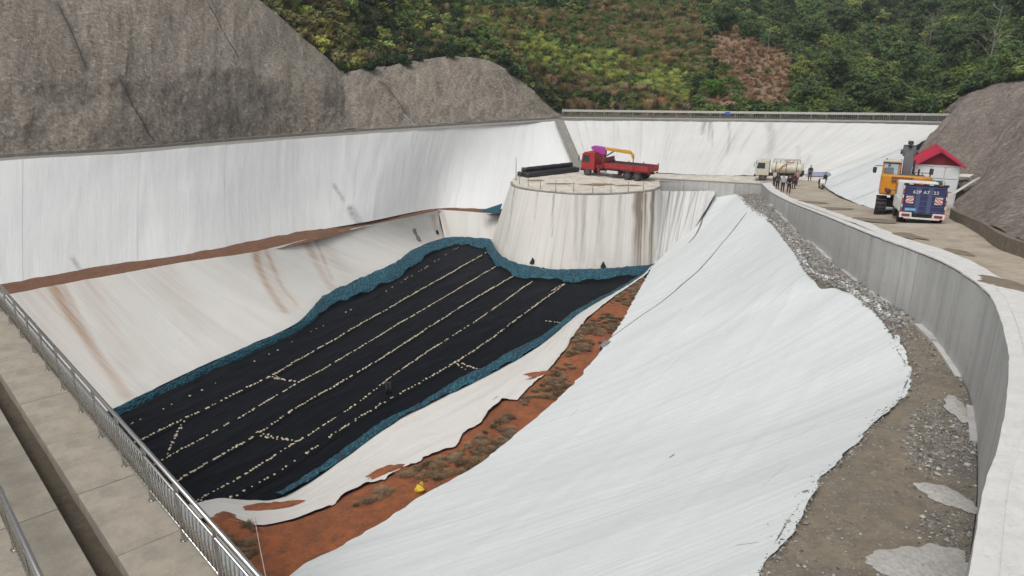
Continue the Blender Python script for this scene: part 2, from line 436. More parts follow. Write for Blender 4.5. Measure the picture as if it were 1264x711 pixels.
class Patch:
    def __init__(self, rows, disp=None, linear=False, sag=0.0):
        self.rows = [np.asarray(r, float) for r in rows]
        k = len(self.rows[0])
        assert all(len(r) == k for r in self.rows), [len(r) for r in self.rows]
        self.linear = linear
        mid = sum(self.rows) / len(self.rows)
        seg = np.linalg.norm(np.diff(mid, axis=0), axis=1)
        self.cum = np.concatenate([[0], np.cumsum(seg)]); self.L = self.cum[-1]
        self.H = float(np.mean([np.linalg.norm(np.diff(np.array([r[j] for r in self.rows]), axis=0), axis=1).sum() for j in range(k)]))
        self.disp = disp; self.sag = sag; self.cache = None
    def base(self, u, v):
        u = np.asarray(u, float).ravel(); v = np.asarray(v, float).ravel()
        t = np.interp(u * self.L, self.cum, np.arange(len(self.cum)))
        if self.linear:
            ev = [np.stack([np.interp(t, np.arange(len(r)), r[:, c]) for c in range(3)], -1) for r in self.rows]
        else:
            ev = [catmull(r, t) for r in self.rows]
        m = len(ev) - 1
        s = v * m; i = np.clip(s.astype(int), 0, m - 1); f = (s - i)[:, None]
        E = np.stack(ev, 0); idx = np.arange(len(u))
        return E[i, idx] * (1 - f) + E[i + 1, idx] * f
    def pos(self, u, v, lift=0.0):
        u = np.asarray(u, float).ravel(); v = np.asarray(v, float).ravel()
        e = 1e-3
        p = self.base(u, v)
        du = self.base(np.clip(u + e, 0, 1), v) - self.base(np.clip(u - e, 0, 1), v)
        dv = self.base(u, np.clip(v + e, 0, 1)) - self.base(u, np.clip(v - e, 0, 1))
        n = np.cross(du, dv)
        n /= np.linalg.norm(n, axis=1)[:, None] + 1e-12
        sg = np.sign(np.median((n * (CAM - p)).sum(1)))
        n = n * (sg if sg != 0 else 1)
        d = np.zeros(len(u)) + lift
        if self.sag: d = d - self.sag * 4 * v * (1 - v)
        if self.disp is not None: d = d + self.disp(u * self.L, v * self.H, p)
        return p + n * d[:, None]
    def find(self, px, py):
        if self.cache is None:
            U, V = np.meshgrid(np.linspace(0, 1, 240), np.linspace(0, 1, 100), indexing='ij')
            self.cache = (U.ravel(), V.ravel(), proj(self.base(U, V)))
        U, V, Q = self.cache
        k = np.argmin(((Q - np.array([px, py])) ** 2).sum(1))
        return U[k], V[k]
    def grid(self, nu, nv, u0=0, u1=1, v0=0, v1=1, lift=0.0, edge_v=None, ramp_lift=0.0):
        us = np.linspace(u0, u1, nu); vv = np.linspace(v0, v1, nv)
        U, V = np.meshgrid(us, vv, indexing='ij')
        if edge_v is not None: V = edge_v(U, V)
        l = lift
        if ramp_lift: l = lift + ramp_lift * ((U - u0) / max(u1 - u0, 1e-9)).ravel()
        P = self.pos(U, V, l)
        return U, V, P
    def mesh(self, name, nu, nv, off=None, stains=(), grimes=(), **kw):
        U, V, P = self.grid(nu, nv, **kw)
        i = np.arange(nu * nv).reshape(nu, nv)
        F = np.stack([i[:-1, :-1], i[1:, :-1], i[1:, 1:], i[:-1, 1:]], -1).reshape(-1, 4)
        um = U.ravel() * self.L; vm = V.ravel() * self.H
        at_ = {}
        for key, lst in (('stain', stains), ('grime', grimes)):
            if lst:
                s = np.zeros(len(um))
                for (a, b, c, d, w, k) in lst:
                    (ua, va), (ub, vb) = self.find(a, b), self.find(c, d)
                    A = np.array([ua * self.L, va * self.H]); B = np.array([ub * self.L, vb * self.H])
                    AB = B - A; tt = np.clip(((um - A[0]) * AB[0] + (vm - A[1]) * AB[1]) / max((AB ** 2).sum(), 1e-9), 0, 1)
                    wob = 0.35 * w * fbm(vm * 0.6, um * 0.05, 3, 5)
                    dist = np.hypot(um - A[0] - AB[0] * tt + wob, vm - A[1] - AB[1] * tt)
                    s = np.maximum(s, k * np.clip(1.35 - dist / w, 0, 1) * (1 - 0.45 * tt))
                at_[key] = s
        if off is not None: P = P - np.array([float(q) for q in off])
        # face the viewer side
        me = np_mesh(name, P, F, np.stack([um, vm], -1), at_)
        return me

def sheet(name, patch, mat, label, panels=1, nu=40, nv=24, cat='geotextile sheet', stains=(), grimes=(), lift=0.0, edge_v=None, group=None, overlap=0.25):
    """a cover sheet made of sewn strips, each strip lapping over its neighbour"""
    base = patch.base([0.5], [1.0])[0]
    root = empty(name, base, label=label, cat=cat, group=group)
    for k in range(panels):
        u0 = k / panels; u1 = min(1.0, (k + 1) / panels + overlap / patch.L)
        o = link_mesh('sheet_strip' if panels > 1 else 'sheet', patch.mesh('strip', nu, nv, off=base, stains=stains, grimes=grimes, u0=u0, u1=u1, lift=lift, edge_v=edge_v, ramp_lift=0.02 if panels > 1 else 0), mat, root, True)
    return root

def strip_on(patch, pts, width, lift, name, mat, parent, n=60, wob=0.0):
    """a narrow band following a path of picture points on a patch"""
    uv = np.array([patch.find(*p) for p in pts]); tt = np.linspace(0, len(uv) - 1, n)
    u = np.interp(tt, np.arange(len(uv)), uv[:, 0]); v = np.interp(tt, np.arange(len(uv)), uv[:, 1])
    C = patch.pos(u, v, lift)
    T = np.gradient(C, axis=0); T /= np.linalg.norm(T, axis=1)[:, None]
    N = patch.pos(u, v, lift + 1.0) - C
    S = np.cross(T, N); S /= np.linalg.norm(S, axis=1)[:, None]
    wv = width * (1 + wob * fbm(tt * 1.3, tt * 0 + 3, 3, 11)) * np.clip(np.minimum(tt, len(uv) - 1 - tt) * 4 + 0.25, 0, 1)
    A = C - S * wv[:, None] / 2; B = C + S * wv[:, None] / 2; M_ = C + N * 0.5 * width * 0.5
    V = np.concatenate([A, M_, B]); i = np.arange(n - 1)
    F = np.concatenate([np.stack([i, i + 1, n + i + 1, n + i], -1), np.stack([n + i, n + i + 1, 2 * n + i + 1, 2 * n + i], -1)])
    if parent is not None: V = V - np.array(parent.location)
    uvv = np.concatenate([np.stack([tt, tt * 0], -1)] * 3)
    return link_mesh(name, np_mesh(name, V, F, uvv), mat, parent, True)

# ================================================================== the setting
def structure(name, me, mat, smooth=True):
    o = link_mesh(name, me, mat, None, smooth); o['kind'] = 'structure'
    return o

def A(lst): return [at(*p) for p in lst]

# base ground, one sheet out to the horizon
mb = MB(); mb.quad((-1500, -600, -1.2), (1500, -600, -1.2), (1500, 2500, -1.2), (-1500, 2500, -1.2))
g = mb.build('ground', base_mat); g['kind'] = 'structure'

# ---- vegetated hillside behind the pit
HILL_ROWS = [
 [(230,-60,88),(316,-2,94.5),(426,91,98),(545,71,110.5),(637,99,114.5),(692,143,116),(800,143,108),(900,143,108),(1000,144,108),(1100,144,110),(1160,141,118),(1187,119,114),(1225,105,103),(1264,98,91),(1450,50,64)],
 [(290,-100,97),(375,-40,104),(470,45,112),(560,35,122),(650,60,124),(715,98,127),(800,97,128),(895,98,128),(1000,107,129),(1100,107,130),(1165,105,131),(1202,92,128),(1240,80,120),(1300,68,108),(1500,0,85)],
 [(330,-180,110),(430,-95,120),(525,-8,130),(590,6,139),(670,22,143),(745,48,147),(812,44,149),(890,48,150),(990,58,153),(1090,62,160),(1170,58,158),(1212,48,150),(1262,38,140),(1330,25,130),(1560,-60,110)],
 [(340,-260,135),(440,-170,145),(545,-80,158),(610,-45,168),(690,-30,175),(765,-15,180),(830,-10,182),(905,-5,186),(1000,5,205),(1080,18,235),(1160,0,215),(1220,-20,195),(1275,-30,180),(1350,-40,165),(1600,-130,140)],
 [(340,-300,200),(440,-230,210),(545,-150,220),(610,-120,230),(690,-110,240),(765,-100,250),(830,-100,255),(905,-90,270),(1000,-60,300),(1080,-45,330),(1160,-70,310),(1220,-100,280),(1275,-120,260),(1350,-140,240),(1600,-220,210)]]
def hill_disp(um, vm, p):
    w = np.clip(vm / 10.0, 0, 1)
    return w * (2.2 * fbm(p[:, 0] * 0.045, p[:, 1] * 0.045, 3, 21) + 0.5 * fbm(p[:, 0] * 0.25, p[:, 1] * 0.25, 3, 22))
hill = Patch([[atd(*p) for p in r] for r in HILL_ROWS], hill_disp, linear=True)
hm = hill.mesh('hillside', 190, 110)
_co = np.empty(len(hm.vertices) * 3, np.float32); hm.vertices.foreach_get('co', _co); _co = _co.reshape(-1, 3); _q = proj(_co)
def cleared_mask(q, jit=0.0):
    x, y = q[..., 0] + jit, q[..., 1] + jit * .5
    n = 14 * fbm(x * .03, y * .03, 3, 19)
    n = n + 22 * fbm(x * .012 + 3, y * .02, 3, 20)
    e1 = ((x - 940 + n) / 62) ** 2 + ((y - 92 + n * .6 - (x - 930) * .16) / 42) ** 2
    e2 = ((x - 902 + n) / 30) ** 2 + ((y - 58 + n * .6) / 38) ** 2
    e3 = ((x - 905 + n) / 45) ** 2 + ((y - 118 + n * .3) / 20) ** 2
    return np.clip((1.12 - np.minimum(np.minimum(e1, e2), e3)) * 2.5, 0, 1)
_at = hm.attributes.new('cleared', 'FLOAT', 'POINT'); _at.data.foreach_set('value', cleared_mask(_q).astype(np.float32))
structure('hillside', hm, earth_mat)

# ---- sprayed concrete cut slopes
def crag(amp, seed, lines=()):
    def f(um, vm, p):
        d = amp * (1.1 * fbm(um * 0.10, vm * 0.12, 3, seed) + 0.6 * fbm(um * 0.45, vm * 0.32, 4, seed + 3) + 0.30 * fbm(um * 1.6, vm * .8, 4, seed + 6) + .12 * (1 - np.abs(fbm(um * .6, vm * .2, 3, seed + 8))) ** 4)
        return d
    return f
def table(rows, cols):
    r = np.array(rows, float); return np.stack([np.interp(cols, r[:, 0], r[:, k]) for k in range(r.shape[1])], -1)
LC = [-260, 0, 143, 220, 300, 335, 368, 400, 425, 450, 480, 515, 545, 580, 605, 625, 640, 660, 680, 692]
lh_base = [at(*p) for p in table([(-260,210,6.7),(0,192,6.9),(143,183,7.1),(300,170,7.4),(420,161,7.6),(560,152,7.85),(640,147.5,7.95),(692,143.5,8.0)], LC)]
lh_mid = [atd(*p) for p in table([(-260,112,55),(0,103,59.5),(143,97,66),(300,83,77),(420,119,85.5),(560,112,100),(640,123,106),(692,143,110)], LC)]
LT = [(-260,-110,66),(0,-75,73),(143,-50,80),(220,-40,85),(310,-6,91.5),(341,18,93),(372,46,94),(402,70,95),(424,90,95.5),(446,85,98),(478,82,101),(512,74,105),(545,70.5,108),(580,72,110),(603,76,111),(623,86,111.5),(638,99,112),(660,117,112.5),(681,135,113),(693,143,113)]
lh_top = [atd(*p) for p in LT]
for _i, _c in enumerate(LC):
    if _c >= 415: lh_mid[_i] = lh_base[_i] * .5 + lh_top[_i] * .5
left_hill = Patch([lh_base, lh_mid, lh_top], crag(0.36, 41), linear=True)
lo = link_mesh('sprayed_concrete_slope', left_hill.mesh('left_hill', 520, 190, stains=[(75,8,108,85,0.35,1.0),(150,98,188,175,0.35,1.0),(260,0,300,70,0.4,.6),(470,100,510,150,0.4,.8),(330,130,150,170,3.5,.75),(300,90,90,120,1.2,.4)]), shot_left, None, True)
lo['kind'] = 'structure'
joint_m = ground('crack_dark', [(0.075, 0.068, 0.058), (0.05, 0.046, 0.04), (0.09, 0.08, 0.07)], 2.0)
ridge_m = ground('pale_strip_concrete', [(0.36, 0.34, 0.30), (0.30, 0.28, 0.25), (0.24, 0.22, 0.19), (0.46, 0.44, 0.40)], 2.0)  # paler colour for one short strip low on the left cut slope
for pts, w, m_ in [([(73,6),(90,45),(108,85)],.13,joint_m),([(149,98),(168,135),(188,176)],.16,joint_m),([(255,2),(275,38),(296,72)],.12,joint_m),([(472,100),(490,126),(508,152)],.14,joint_m),([(500,140),(508,150),(512,156)],.3,ridge_m)]:
    strip_on(left_hill, pts, w, .03, 'crack' if m_ is joint_m else 'pale_strip', m_, lo, n=90, wob=1.3)

rh_base = [at(1206,154,7.9), at(1168,167,7.8), at(1134,183,7.7), np.array([34.0,57.5,12.0]), np.array([29.9,46.5,11.6]), at_road(1174,262)+[0,0,.45], at_road(1264,316)+[0,0,.45], np.array([17.6,13,14.6]), np.array([16.6,2,15.4])]
rh_top = [atd(*p) for p in [(1150,143,121),(1188,118,116),(1228,105,104),(1264,98,92),(1330,86,78),(1440,55,66),(1650,-20,54),(2000,-120,42),(2600,-300,30)]]
rh_mid = [(a * .5 + b * .5) + np.array([0, 0, .5]) for a, b in zip(rh_base, rh_top)]
right_hill = Patch([rh_base, rh_mid, rh_top], crag(0.32, 61))
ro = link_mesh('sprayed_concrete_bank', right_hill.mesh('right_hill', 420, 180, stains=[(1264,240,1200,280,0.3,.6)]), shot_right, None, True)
ro['kind'] = 'structure'

# ---- path along the left crest and the far berm
cr = A([(-260,219,6.9),(0,199,7.0),(143,190,7.2),(300,177,7.5),(450,165.5,7.75),(600,155,7.95),(690,149,8.05)])
crb = A([(-260,208,6.85),(0,190,6.95),(143,181.5,7.15),(300,168.5,7.45),(450,157.5,7.7),(600,149,7.9),(692,143,8.0)])
cp = Patch([cr, crb]); structure('crest_path', cp.mesh('crest_path', 90, 4, lift=0.02), kerb_mat)
cw = empty('crest_kerb', cr[3], label='long low concrete kerb edging the path under the left grey slope', cat='kerb')
crm = [a * .62 + b * .38 for a, b in zip(cr, crb)]
mbk = MB()
for i in range(40):
    q = Patch([cr, crb]).base([i / 40, (i + 1) / 40], [0.42, 0.42])
    dd = q[1] - q[0]; mbk.box((q[0] + q[1]) / 2 + [0, 0, 0.12], (np.linalg.norm(dd[:2]) + .05, 0.22, 0.30), (0, 0, math.atan2(dd[1], dd[0])))
mbk.build('kerb', kerb_mat, cw, off=cw.location)

berm_a = A([(690,149,8.05),(800,149.5,8.05),(950,151,8.05),(1100,153,8.05),(1196,155,8.0)])
berm_b = [p + np.array([0, 6.5, 0.0]) for p in berm_a]
bp = Patch([berm_a, berm_b]); structure('berm_path', bp.mesh('berm_path', 60, 4, lift=0.02), kerb_mat)

# ---- platform, road, ledge
W_PX = [(1197,711),(1207,647),(1217,597),(1231,557),(1242,507),(1245,474),(1246,450),(1242,420),(1234,390),(1221,364),(1197,344),(1164,324),(1117,305),(1077,290.5),(1022,268),(974,249),(950,236),(940,226)]
W_PTS = [at_road(*p) for p in W_PX]
W_PTS = [W_PTS[0] + (W_PTS[0] - W_PTS[2]) * 1.6] + W_PTS
W_PTS[0][2] = 20 - road_h(W_PTS[0][1])
W = np.array(W_PTS)
order = np.argsort(W[:, 1]); Ws = W[order]
def smooth_poly(P, n):
    t = np.linspace(0, len(P) - 1, n); Q = catmull(P, t)
    for _ in range(6): Q[1:-1] = (Q[:-2] + 2 * Q[1:-1] + Q[2:]) / 4
    return Q
WS = smooth_poly(Ws, 240)
def Wx(y): return np.interp(y, WS[:, 1], WS[:, 0])
RE = np.array([(16.3,-8),(16.8,2),(17.4,13)] + [tuple(at_road(*p)[:2]) for p in [(1262,319),(1210,290),(1170,268)]] + [(28.2,43),(30.2,47.2)] + [tuple(at_road(*p)[:2]) for p in [(1047,247)]] + [(34.5,77),(36.5,90)])
RE = RE[np.argsort(RE[:, 1])]
def Rx(y): return np.interp(y, RE[:, 1], RE[:, 0])

def yard(name, y0, y1, fa, fb, fz, mat, ny, nx, amp=0.03, seed=3):
    ys = np.linspace(y0, y1, ny)
    Y, T = np.meshgrid(ys, np.linspace(0, 1, nx), indexing='ij')
    X = fa(Y) * (1 - T) + fb(Y) * T
    Z = fz(Y) + amp * fbm(X * .5, Y * .5, 4, seed)
    V = np.stack([X, Y, Z], -1).reshape(-1, 3); i = np.arange(ny * nx).reshape(ny, nx)
    F = np.stack([i[:-1, :-1], i[:-1, 1:], i[1:, 1:], i[1:, :-1]], -1).reshape(-1, 4)
    return structure(name, np_mesh(name, V, F, np.stack([X.ravel(), Y.ravel()], -1)), mat)
SHW = 0.95
Y_END = WS[-1, 1]
yard('road', -6, 80.5, lambda y: Wx(y) + SHW - .3, Rx, lambda y: 20 - road_h(y), road_mat, 200, 16)
yard('road_shoulder', -6, Y_END - .3, lambda y: Wx(y) + .32, lambda y: Wx(y) + SHW + .12 * fbm(y * .7, y * 0, 3, 8), lambda y: 20 - road_h(y) + .055, shoulder_mat, 240, 5, amp=0.012)

# platform: level top inside the drum and back to the foot of the far berm
PC = np.array([7.9, 80.4]); PR = 7.9; PZ = 20 - 13.1
drum_top = A([(631,224,13.1),(633,230,13.1),(645,234,13.1),(665,237,13.1),(690,239.5,13.1),(720,241,13.1),(755,240.5,13.1),(785,238.5,13.1),(806,236,13.1),(815,232,13.1)])
drum_bot = A([(607,298,20),(613,309,20),(624,319,20),(645,328,20),(675,332,20),(710,333.5,20),(745,332.5,20),(780,330,20),(804,328,20),(815,322,20)])
far_foot = A([(640,216,13.1),(716,209.5,13.1),(800,214,13.1),(880,216,13.1),(950,216,13.1),(1024,215,13.1)])
pl = [tuple(p[:2]) for p in drum_top] + [tuple((at(814,223,13.1))[:2]), (27.5, 78.3), (31, 78.5), (37, 80.5)] + [(p[0], p[1] + 1.5) for p in far_foot[::-1]]
from mathutils.geometry import tessellate_polygon
tri = tessellate_polygon([[Vector((p[0], p[1], 0)) for p in pl]])
me = bpy.data.meshes.new('platform'); me.from_pydata([(p[0], p[1], PZ) for p in pl], [], [tuple(q) for q in tri]); me.update()
structure('platform', me, plat_mat, False)

# ledge of gravelly soil under the retaining wall
CREST_PX = [(760,930),(870,800),(934,704),(977,631),(1004,591),(1047,551),(1080,511),(1111,484),(1122,454),(1108,427),(1102,408),(1088,387),(1058,362),(1033,349),(999,333),(977,302),(954,275),(930,258),(921,249),(910,239),(884,236)]
CREST = np.array([at_ledge(*p) for p in CREST_PX])
lg_a = CREST.copy(); lg_b = []
for p in CREST:
    yy = np.clip(p[1], -5, Y_END - .2)
    lg_b.append((min(Wx(yy), 60) - .02, yy, 20 - ledge_h(yy)))
lg_b = np.array(lg_b)
for k in (-1, -2, -3): lg_b[k] = at_ledge(*[(884, 233.5), (912, 233.5), (936, 236)][-1 - k])
for k in range(len(lg_a)):   # run a little under the sheet
    d = lg_a[k] - lg_b[k]; d /= max(np.linalg.norm(d), 1e-6); lg_a[k] = lg_a[k] - np.array([0, 0, 1.3])
def ledge_disp(um, vm, p): return 0.06 * fbm(p[:, 0] * .9, p[:, 1] * .9, 4, 13) + 0.02 * fbm(p[:, 0] * 5, p[:, 1] * 5, 2, 14)
ledge = Patch([lg_b, CREST * .5 + lg_b * .5 + np.array([0, 0, .02]), CREST - np.array([0, 0, .15]), lg_a], ledge_disp)
structure('gravel_ledge', ledge.mesh('gravel_ledge', 260, 40), ledge_mat)

# ---- pit soil benches
SK_LO = A([(150,690,20),(205,640,20),(262,617,20),(310,618.5,20),(353,614,20),(417,572,20),(488,521,20),(550,489,20),(613,458,20),(667,426,20),(717,386,20),(760,362,20),(792,343,20),(806,330,20)])
SK_UP = A([(120,720,17.4),(190,662,17.4),(258,641,17.4),(318,649,17.4),(385,635,17.4),(455,600,17.4),(525,569,17.4),(585,541,17.4),(640,494,17.4),(690,445,17.4),(718,402,17.4),(750,373,17.4),(795,341,18.6),(808,325,19.6)])
TOE_PX = [(100,960,17.4),(250,800,17.4),(360,709,17.4),(446,660,17.4),(519,613,17.4),(589,573,17.4),(646,527,17.4),(697,482,17.4),(737,439,17.4),(766,398,17.4),(781,371,17.45),(799,340,18.7),(806,328,19.8)]
TOE = A(TOE_PX)
sl = [a * .55 + b * .45 - np.array([0, 0, .09]) for a, b in zip(SK_UP, SK_LO)][:13]
sl[0] = at(20,900,17.45); sl[1] = at(80,780,17.45)
sr = A([(220,1100,17.45),(300,900,17.45),(400,740,17.45),(440,700,17.45),(470,675,17.45),(510,650,17.45),(560,620,17.45),(610,590,17.45),(665,550,17.45),(715,505,17.45),(760,455,17.45),(790,400,17.45),(800,362,17.5)])
def soil_disp(um, vm, p): return np.clip((vm / soil.H - .42) / .15, .15, 1) * 0.13 * fbm(p[:, 0] * .6, p[:, 1] * .6, 5, 31) + .03 * fbm(p[:, 0] * 4, p[:, 1] * 4, 3, 32) - .05
sm_ = [q - np.array([0, 0, .0]) for q in SK_UP[:13]]; sm_[0] = (sl[0] + sr[0]) / 2; sm_[1] = (sl[1] + sr[1]) / 2
soil = Patch([sl, sm_, sr], soil_disp)
structure('red_soil_bench', soil.mesh('red_soil_bench', 240, 70), soil_mat)

LB_UP = A([(-80,367,13.9),(10,351,14.2),(140,327,14.6),(226,314,14.9),(317,296.5,15.4),(384,284,15.8),(450,273,16.3),(540,256,16.85),(622,257,17.0)])
LB_DN = A([(-70,377,13.95),(14,363,14.2),(140,339.5,14.6),(229,322.5,14.9),(317,309.5,15.4),(384,295,15.8),(450,279,16.35),(541,259,16.85),(620,264,17.2)])
def lb_disp(um, vm, p): return 0.10 * fbm(um * .9, vm * .9, 4, 37)
bench = Patch([[p + np.array([0, .5, .15]) for p in LB_UP], [p + np.array([0, -.35, -.12]) for p in LB_DN]], lb_disp)
structure('brown_soil_bench', bench.mesh('brown_soil_bench', 160, 10), bench_mat)

# ================================================================== white sheets over the slopes
def wrinkle(amp, fu=0.55, fv=0.05, seed=1, big=0.25):
    def f(um, vm, p):
        r = 1 - np.abs(fbm(um * fu, vm * fv, 3, seed))
        return amp * (r ** 3) + big * fbm(um * .09, vm * .10, 3, seed + 5) + 0.25 * amp * fbm(um * 1.3, vm * .5, 3, seed + 9)
    return f

S1_top = A([(-260,219,6.9),(0,199.5,7.0),(143,190.5,7.2),(226,184,7.35),(317,176,7.5),(384,170.5,7.65),(470,164,7.78),(560,157.5,7.9),(640,152,8.0),(688,149.5,8.05)])
S1_bot = A([(-60,366,13.9),(10,352,14.2),(140,328.5,14.6),(226,315.5,14.9),(317,298,15.4),(384,285.5,15.8),(450,274.5,16.15),(540,257.5,16.85),(622,260,17.15),(714,209,13.1)])
p1 = Patch([S1_top, S1_bot], wrinkle(0.045, fu=.4, fv=.07, seed=3, big=0.16), sag=0.35)
sheet('geotextile_sheet', p1, fab_left, 'white geotextile on the tall left slope below the grey cut hillside', 9, 40, 44, lift=.03,
      grimes=[(414,227,425,247,0.25,.7),(432,258,442,275,0.5,.8),(91,318,100,338,0.15,.8)])

S2_bot = A([(-10,560,20),(145,503,20),(200,475,20),(255,449,20),(363,401,20),(415,362,20),(487,326,20),(520,303.5,20),(549,293,20)])
S2_top = A([(-30,372,14.0),(14,363.5,14.2),(75,352,14.4),(140,340.5,14.6),(229,323.5,14.9),(317,310.5,15.4),(400,290,16.05),(470,275,16.5),(541,260,16.85)])
p2 = Patch([S2_top, S2_bot], wrinkle(0.05, fu=.4, fv=.07, seed=23, big=0.12), sag=0.3)
def edge2(U, V): return V - (1 - V) ** 6 * 0.015 * (1 + fbm(U * 60, U * 0, 3, 77))
s2 = sheet('geotextile_sheet', p2, fab_low, 'white geotextile on the lower left slope with rusty run-off streaks', 7, 46, 40, lift=.03,
      stains=[(66,356,154,486,0.40,.95),(100,346,160,450,0.8,.32),(78,352,120,430,0.25,.6),(40,362,120,470,1.2,.25),(316,311,352,383,0.34,.95),(328,308,367,376,0.18,.9),(322,310,360,380,1.0,.3),(376,296,410,356,0.45,.65),(388,294,412,345,0.16,.8),(395,293,430,340,0.9,.28),(535,266,541,290,0.5,.5),(200,330,240,400,1.2,.2)])
sE = Patch([A([(541,259,16.85),(560,260,16.95),(580,261.5,17.05),(600,263,17.15),(622,265,17.3)]), A([(549,294,20),(563,294.5,20),(580,295.5,20),(598,296.5,20),(618,298,20)])], wrinkle(0.05, seed=29, big=0.05))
sheet('geotextile_sheet', sE, fab_low, 'short white geotextile end wall between the lower left slope and the round platform', 1, 40, 16,
      stains=[(545,262,552,288,0.3,.7),(598,264,604,290,0.4,.25)])

p3 = Patch([A([(690,149.5,8.05),(760,149.5,8.05),(850,150,8.05),(950,151.5,8.05),(1060,153,8.05),(1180,155.5,8.05)]), A([(716,209,13.1),(765,212,13.1),(830,215,13.1),(900,217,13.1),(965,217,13.1),(1024,214,13.1)])], wrinkle(0.06, seed=43, big=0.14), sag=0.2)
sheet('geotextile_sheet', p3, fab_far, 'white geotextile on the far slope under the berm railing', 8, 30, 30, lift=.03,
      stains=[(870,150,866,165,0.25,.9),(876,150,874,172,0.14,.8),(879,150,879,180,0.12,.7),(949,152,948,195,0.5,.45),(899,150,897,190,0.18,.5),(985,180,975,215,0.3,.3),(1000,190,985,218,0.3,.3)])

p4 = Patch([A([(1182,156,8.05),(1165,163,7.95),(1130,182,7.8)]) + [np.array([34.2,58,12.05]), np.array([28.9,47.6,11.2])], [at(1024,214,13.1), at(1023,220,13.1), at_road(1019,231) + [0,0,.02], at_road(1046,247.5) + [0,0,.02], at_road(1092,263) + [0,0,.02]]], wrinkle(0.07, .3, .05, seed=47, big=0.08))
sheet('geotextile_sheet', p4, fab_bank, 'bright white geotextile on the bank beside the excavator', 4, 30, 26, lift=.03, grimes=[(1028,232,1072,207,0.08,.55),(1050,246,1086,222,.07,.4)])

# drum-like platform wrapped in stained sheet
pd = Patch([drum_top, drum_bot], wrinkle(0.05, 1.2, .02, seed=53, big=0.08))
sd_ = sheet('geotextile_sheet', pd, fab_drum, 'stained white geotextile wrapped round the curved platform face', 1, 150, 40, lift=.03,
      stains=[(789,240,786,327,0.62,1.6),(796,240,794,327,0.3,1.2),(806,238,801,325,0.36,1.7),(684,241,681,292,0.10,.9),(712,242,711,320,0.25,.55),(720,242,719,322,0.3,.5),(741,243,741,318,0.35,.45),(765,242,763,320,0.3,.35),(664,238,660,270,0.12,.55),(700,241,699,320,.5,.18)],
      grimes=[(637,230,631,262,0.22,.75),(633,255,626,300,0.16,.5)])

p5 = Patch([A([(810,236,13.6),(830,236.5,13.95),(848,236.5,14.05),(866,236.5,14.05),(884,236,14.05)]), A([(806,328,20),(820,317,19.4),(836,304,18.5),(856,283,16.9),(883,240,14.2)])], wrinkle(0.10, .9, .03, seed=57, big=0.08))
sheet('geotextile_sheet', p5, fab_wing, 'dark-streaked white geotextile face between the round platform and the right slope', 1, 90, 44, lift=.03,
      stains=[(812,238,803,320,0.5,.8),(826,238,812,320,0.22,.8),(838,238,822,312,0.2,.7),(845,238,828,306,0.15,.6),(858,238,838,300,0.2,.55)])

CR7 = [CREST[k] for k in (0, 1, 2, 4, 6, 7, 9, 11, 13, 15, 17, 19, 20)]
def w7(um, vm, p):
    s = p[:, 0] * .783 - p[:, 1] * .622; l = p[:, 0] * .622 + p[:, 1] * .783
    r = 1 - np.abs(fbm(s * .55, l * .03, 3, 63))
    return np.clip(vm / 2.5, .12, 1) * (0.045 * r ** 3 + 0.02 * fbm(s * 1.1, l * .25, 3, 69)) + 0.14 * fbm(um * .07, vm * .09, 3, 67) * np.clip(np.minimum(vm, 17 - vm) / 3, 0, 1)
_ix = [0, 1, 2, 4, 6, 7, 9, 11, 13, 15, 17, 19, 20]
TOE7 = catmull(np.array(TOE), np.interp(np.arange(21), _ix, np.arange(13)))
_dw = lg_b - CREST; _dw /= np.maximum(np.linalg.norm(_dw, axis=1), 1e-6)[:, None]
_ext = np.minimum(.35, .4 * np.linalg.norm(lg_b - CREST, axis=1))[:, None]; _ext[-4:] *= .3
p7 = Patch([CREST + _dw * _ext + np.array([0, 0, .0]), TOE7], w7, sag=0.35)
CRa = catmull(np.array(CR7), np.linspace(0, 12, 50))
def edge7(U, V):
    k = (1 - V) ** 8
    return V + k * (0.012 * fbm(U * 55, U * 0 + 2, 4, 71) + .006 + .006 * np.clip(fbm(U * 260, U * 0 + 9, 3, 73), -.2, 1)) - V ** 30 * 0.012 * (1 + fbm(U * 90, U * 0 + 4, 3, 72))
s7 = sheet('geotextile_sheet', p7, fab_right, 'broad white geotextile on the long right slope below the gravel ledge', 1, 900, 130, lift=.035, edge_v=edge7)
t = NT('sheet_seam'); v = t.coord('UV'); n1 = t.noise(v, 6, 4)
seam_mat = t.done(t.mix(t.ramp(n1, .4, .7), (0.36, 0.35, 0.33), (0.62, 0.62, 0.60)), 0.85)
t = NT('dirty_fold'); v = t.coord('UV'); n1 = t.noise(v, 5, 4)
fold_mat = t.done(t.mix(t.ramp(n1, .35, .7), (0.15, 0.145, 0.14), (0.34, 0.33, 0.32)), 0.85)
strip_on(p7, [(922,262),(885,302),(840,346),(790,388),(750,421)], 0.20, .02, 'seam', fold_mat, s7, wob=.8)
strip_on(p7, [(881,238),(866,268),(849,297)], 0.30, .02, 'seam', fold_mat, s7, wob=.6)
strip_on(p7, [(980,315),(925,358),(844,430),(760,495)], 0.07, .02, 'seam', seam_mat, s7, wob=.6)
strip_on(p7, [(1035,355),(990,372),(930,410),(850,462)], 0.06, .02, 'seam', seam_mat, s7, wob=.6)
strip_on(p7, [(1000,440),(900,510),(800,575)], 0.035, .02, 'seam', seam_mat, s7, wob=.6)
strip_on(p7, [(746,421),(741,428)], 0.7, .04, 'fold', fold_mat, s7, wob=1.0)
for (a, b, c, d, w) in [(944,590,967,570,.03),(835,437,822,447,.03),(1005,520,990,530,.03),(906,668,935,664,.04),(700,512,712,503,.04),(820,552,828,547,.12)]:
    strip_on(p7, [(a, b), (c, d)], w, .03, 'scratch', fold_mat, s7, n=12)

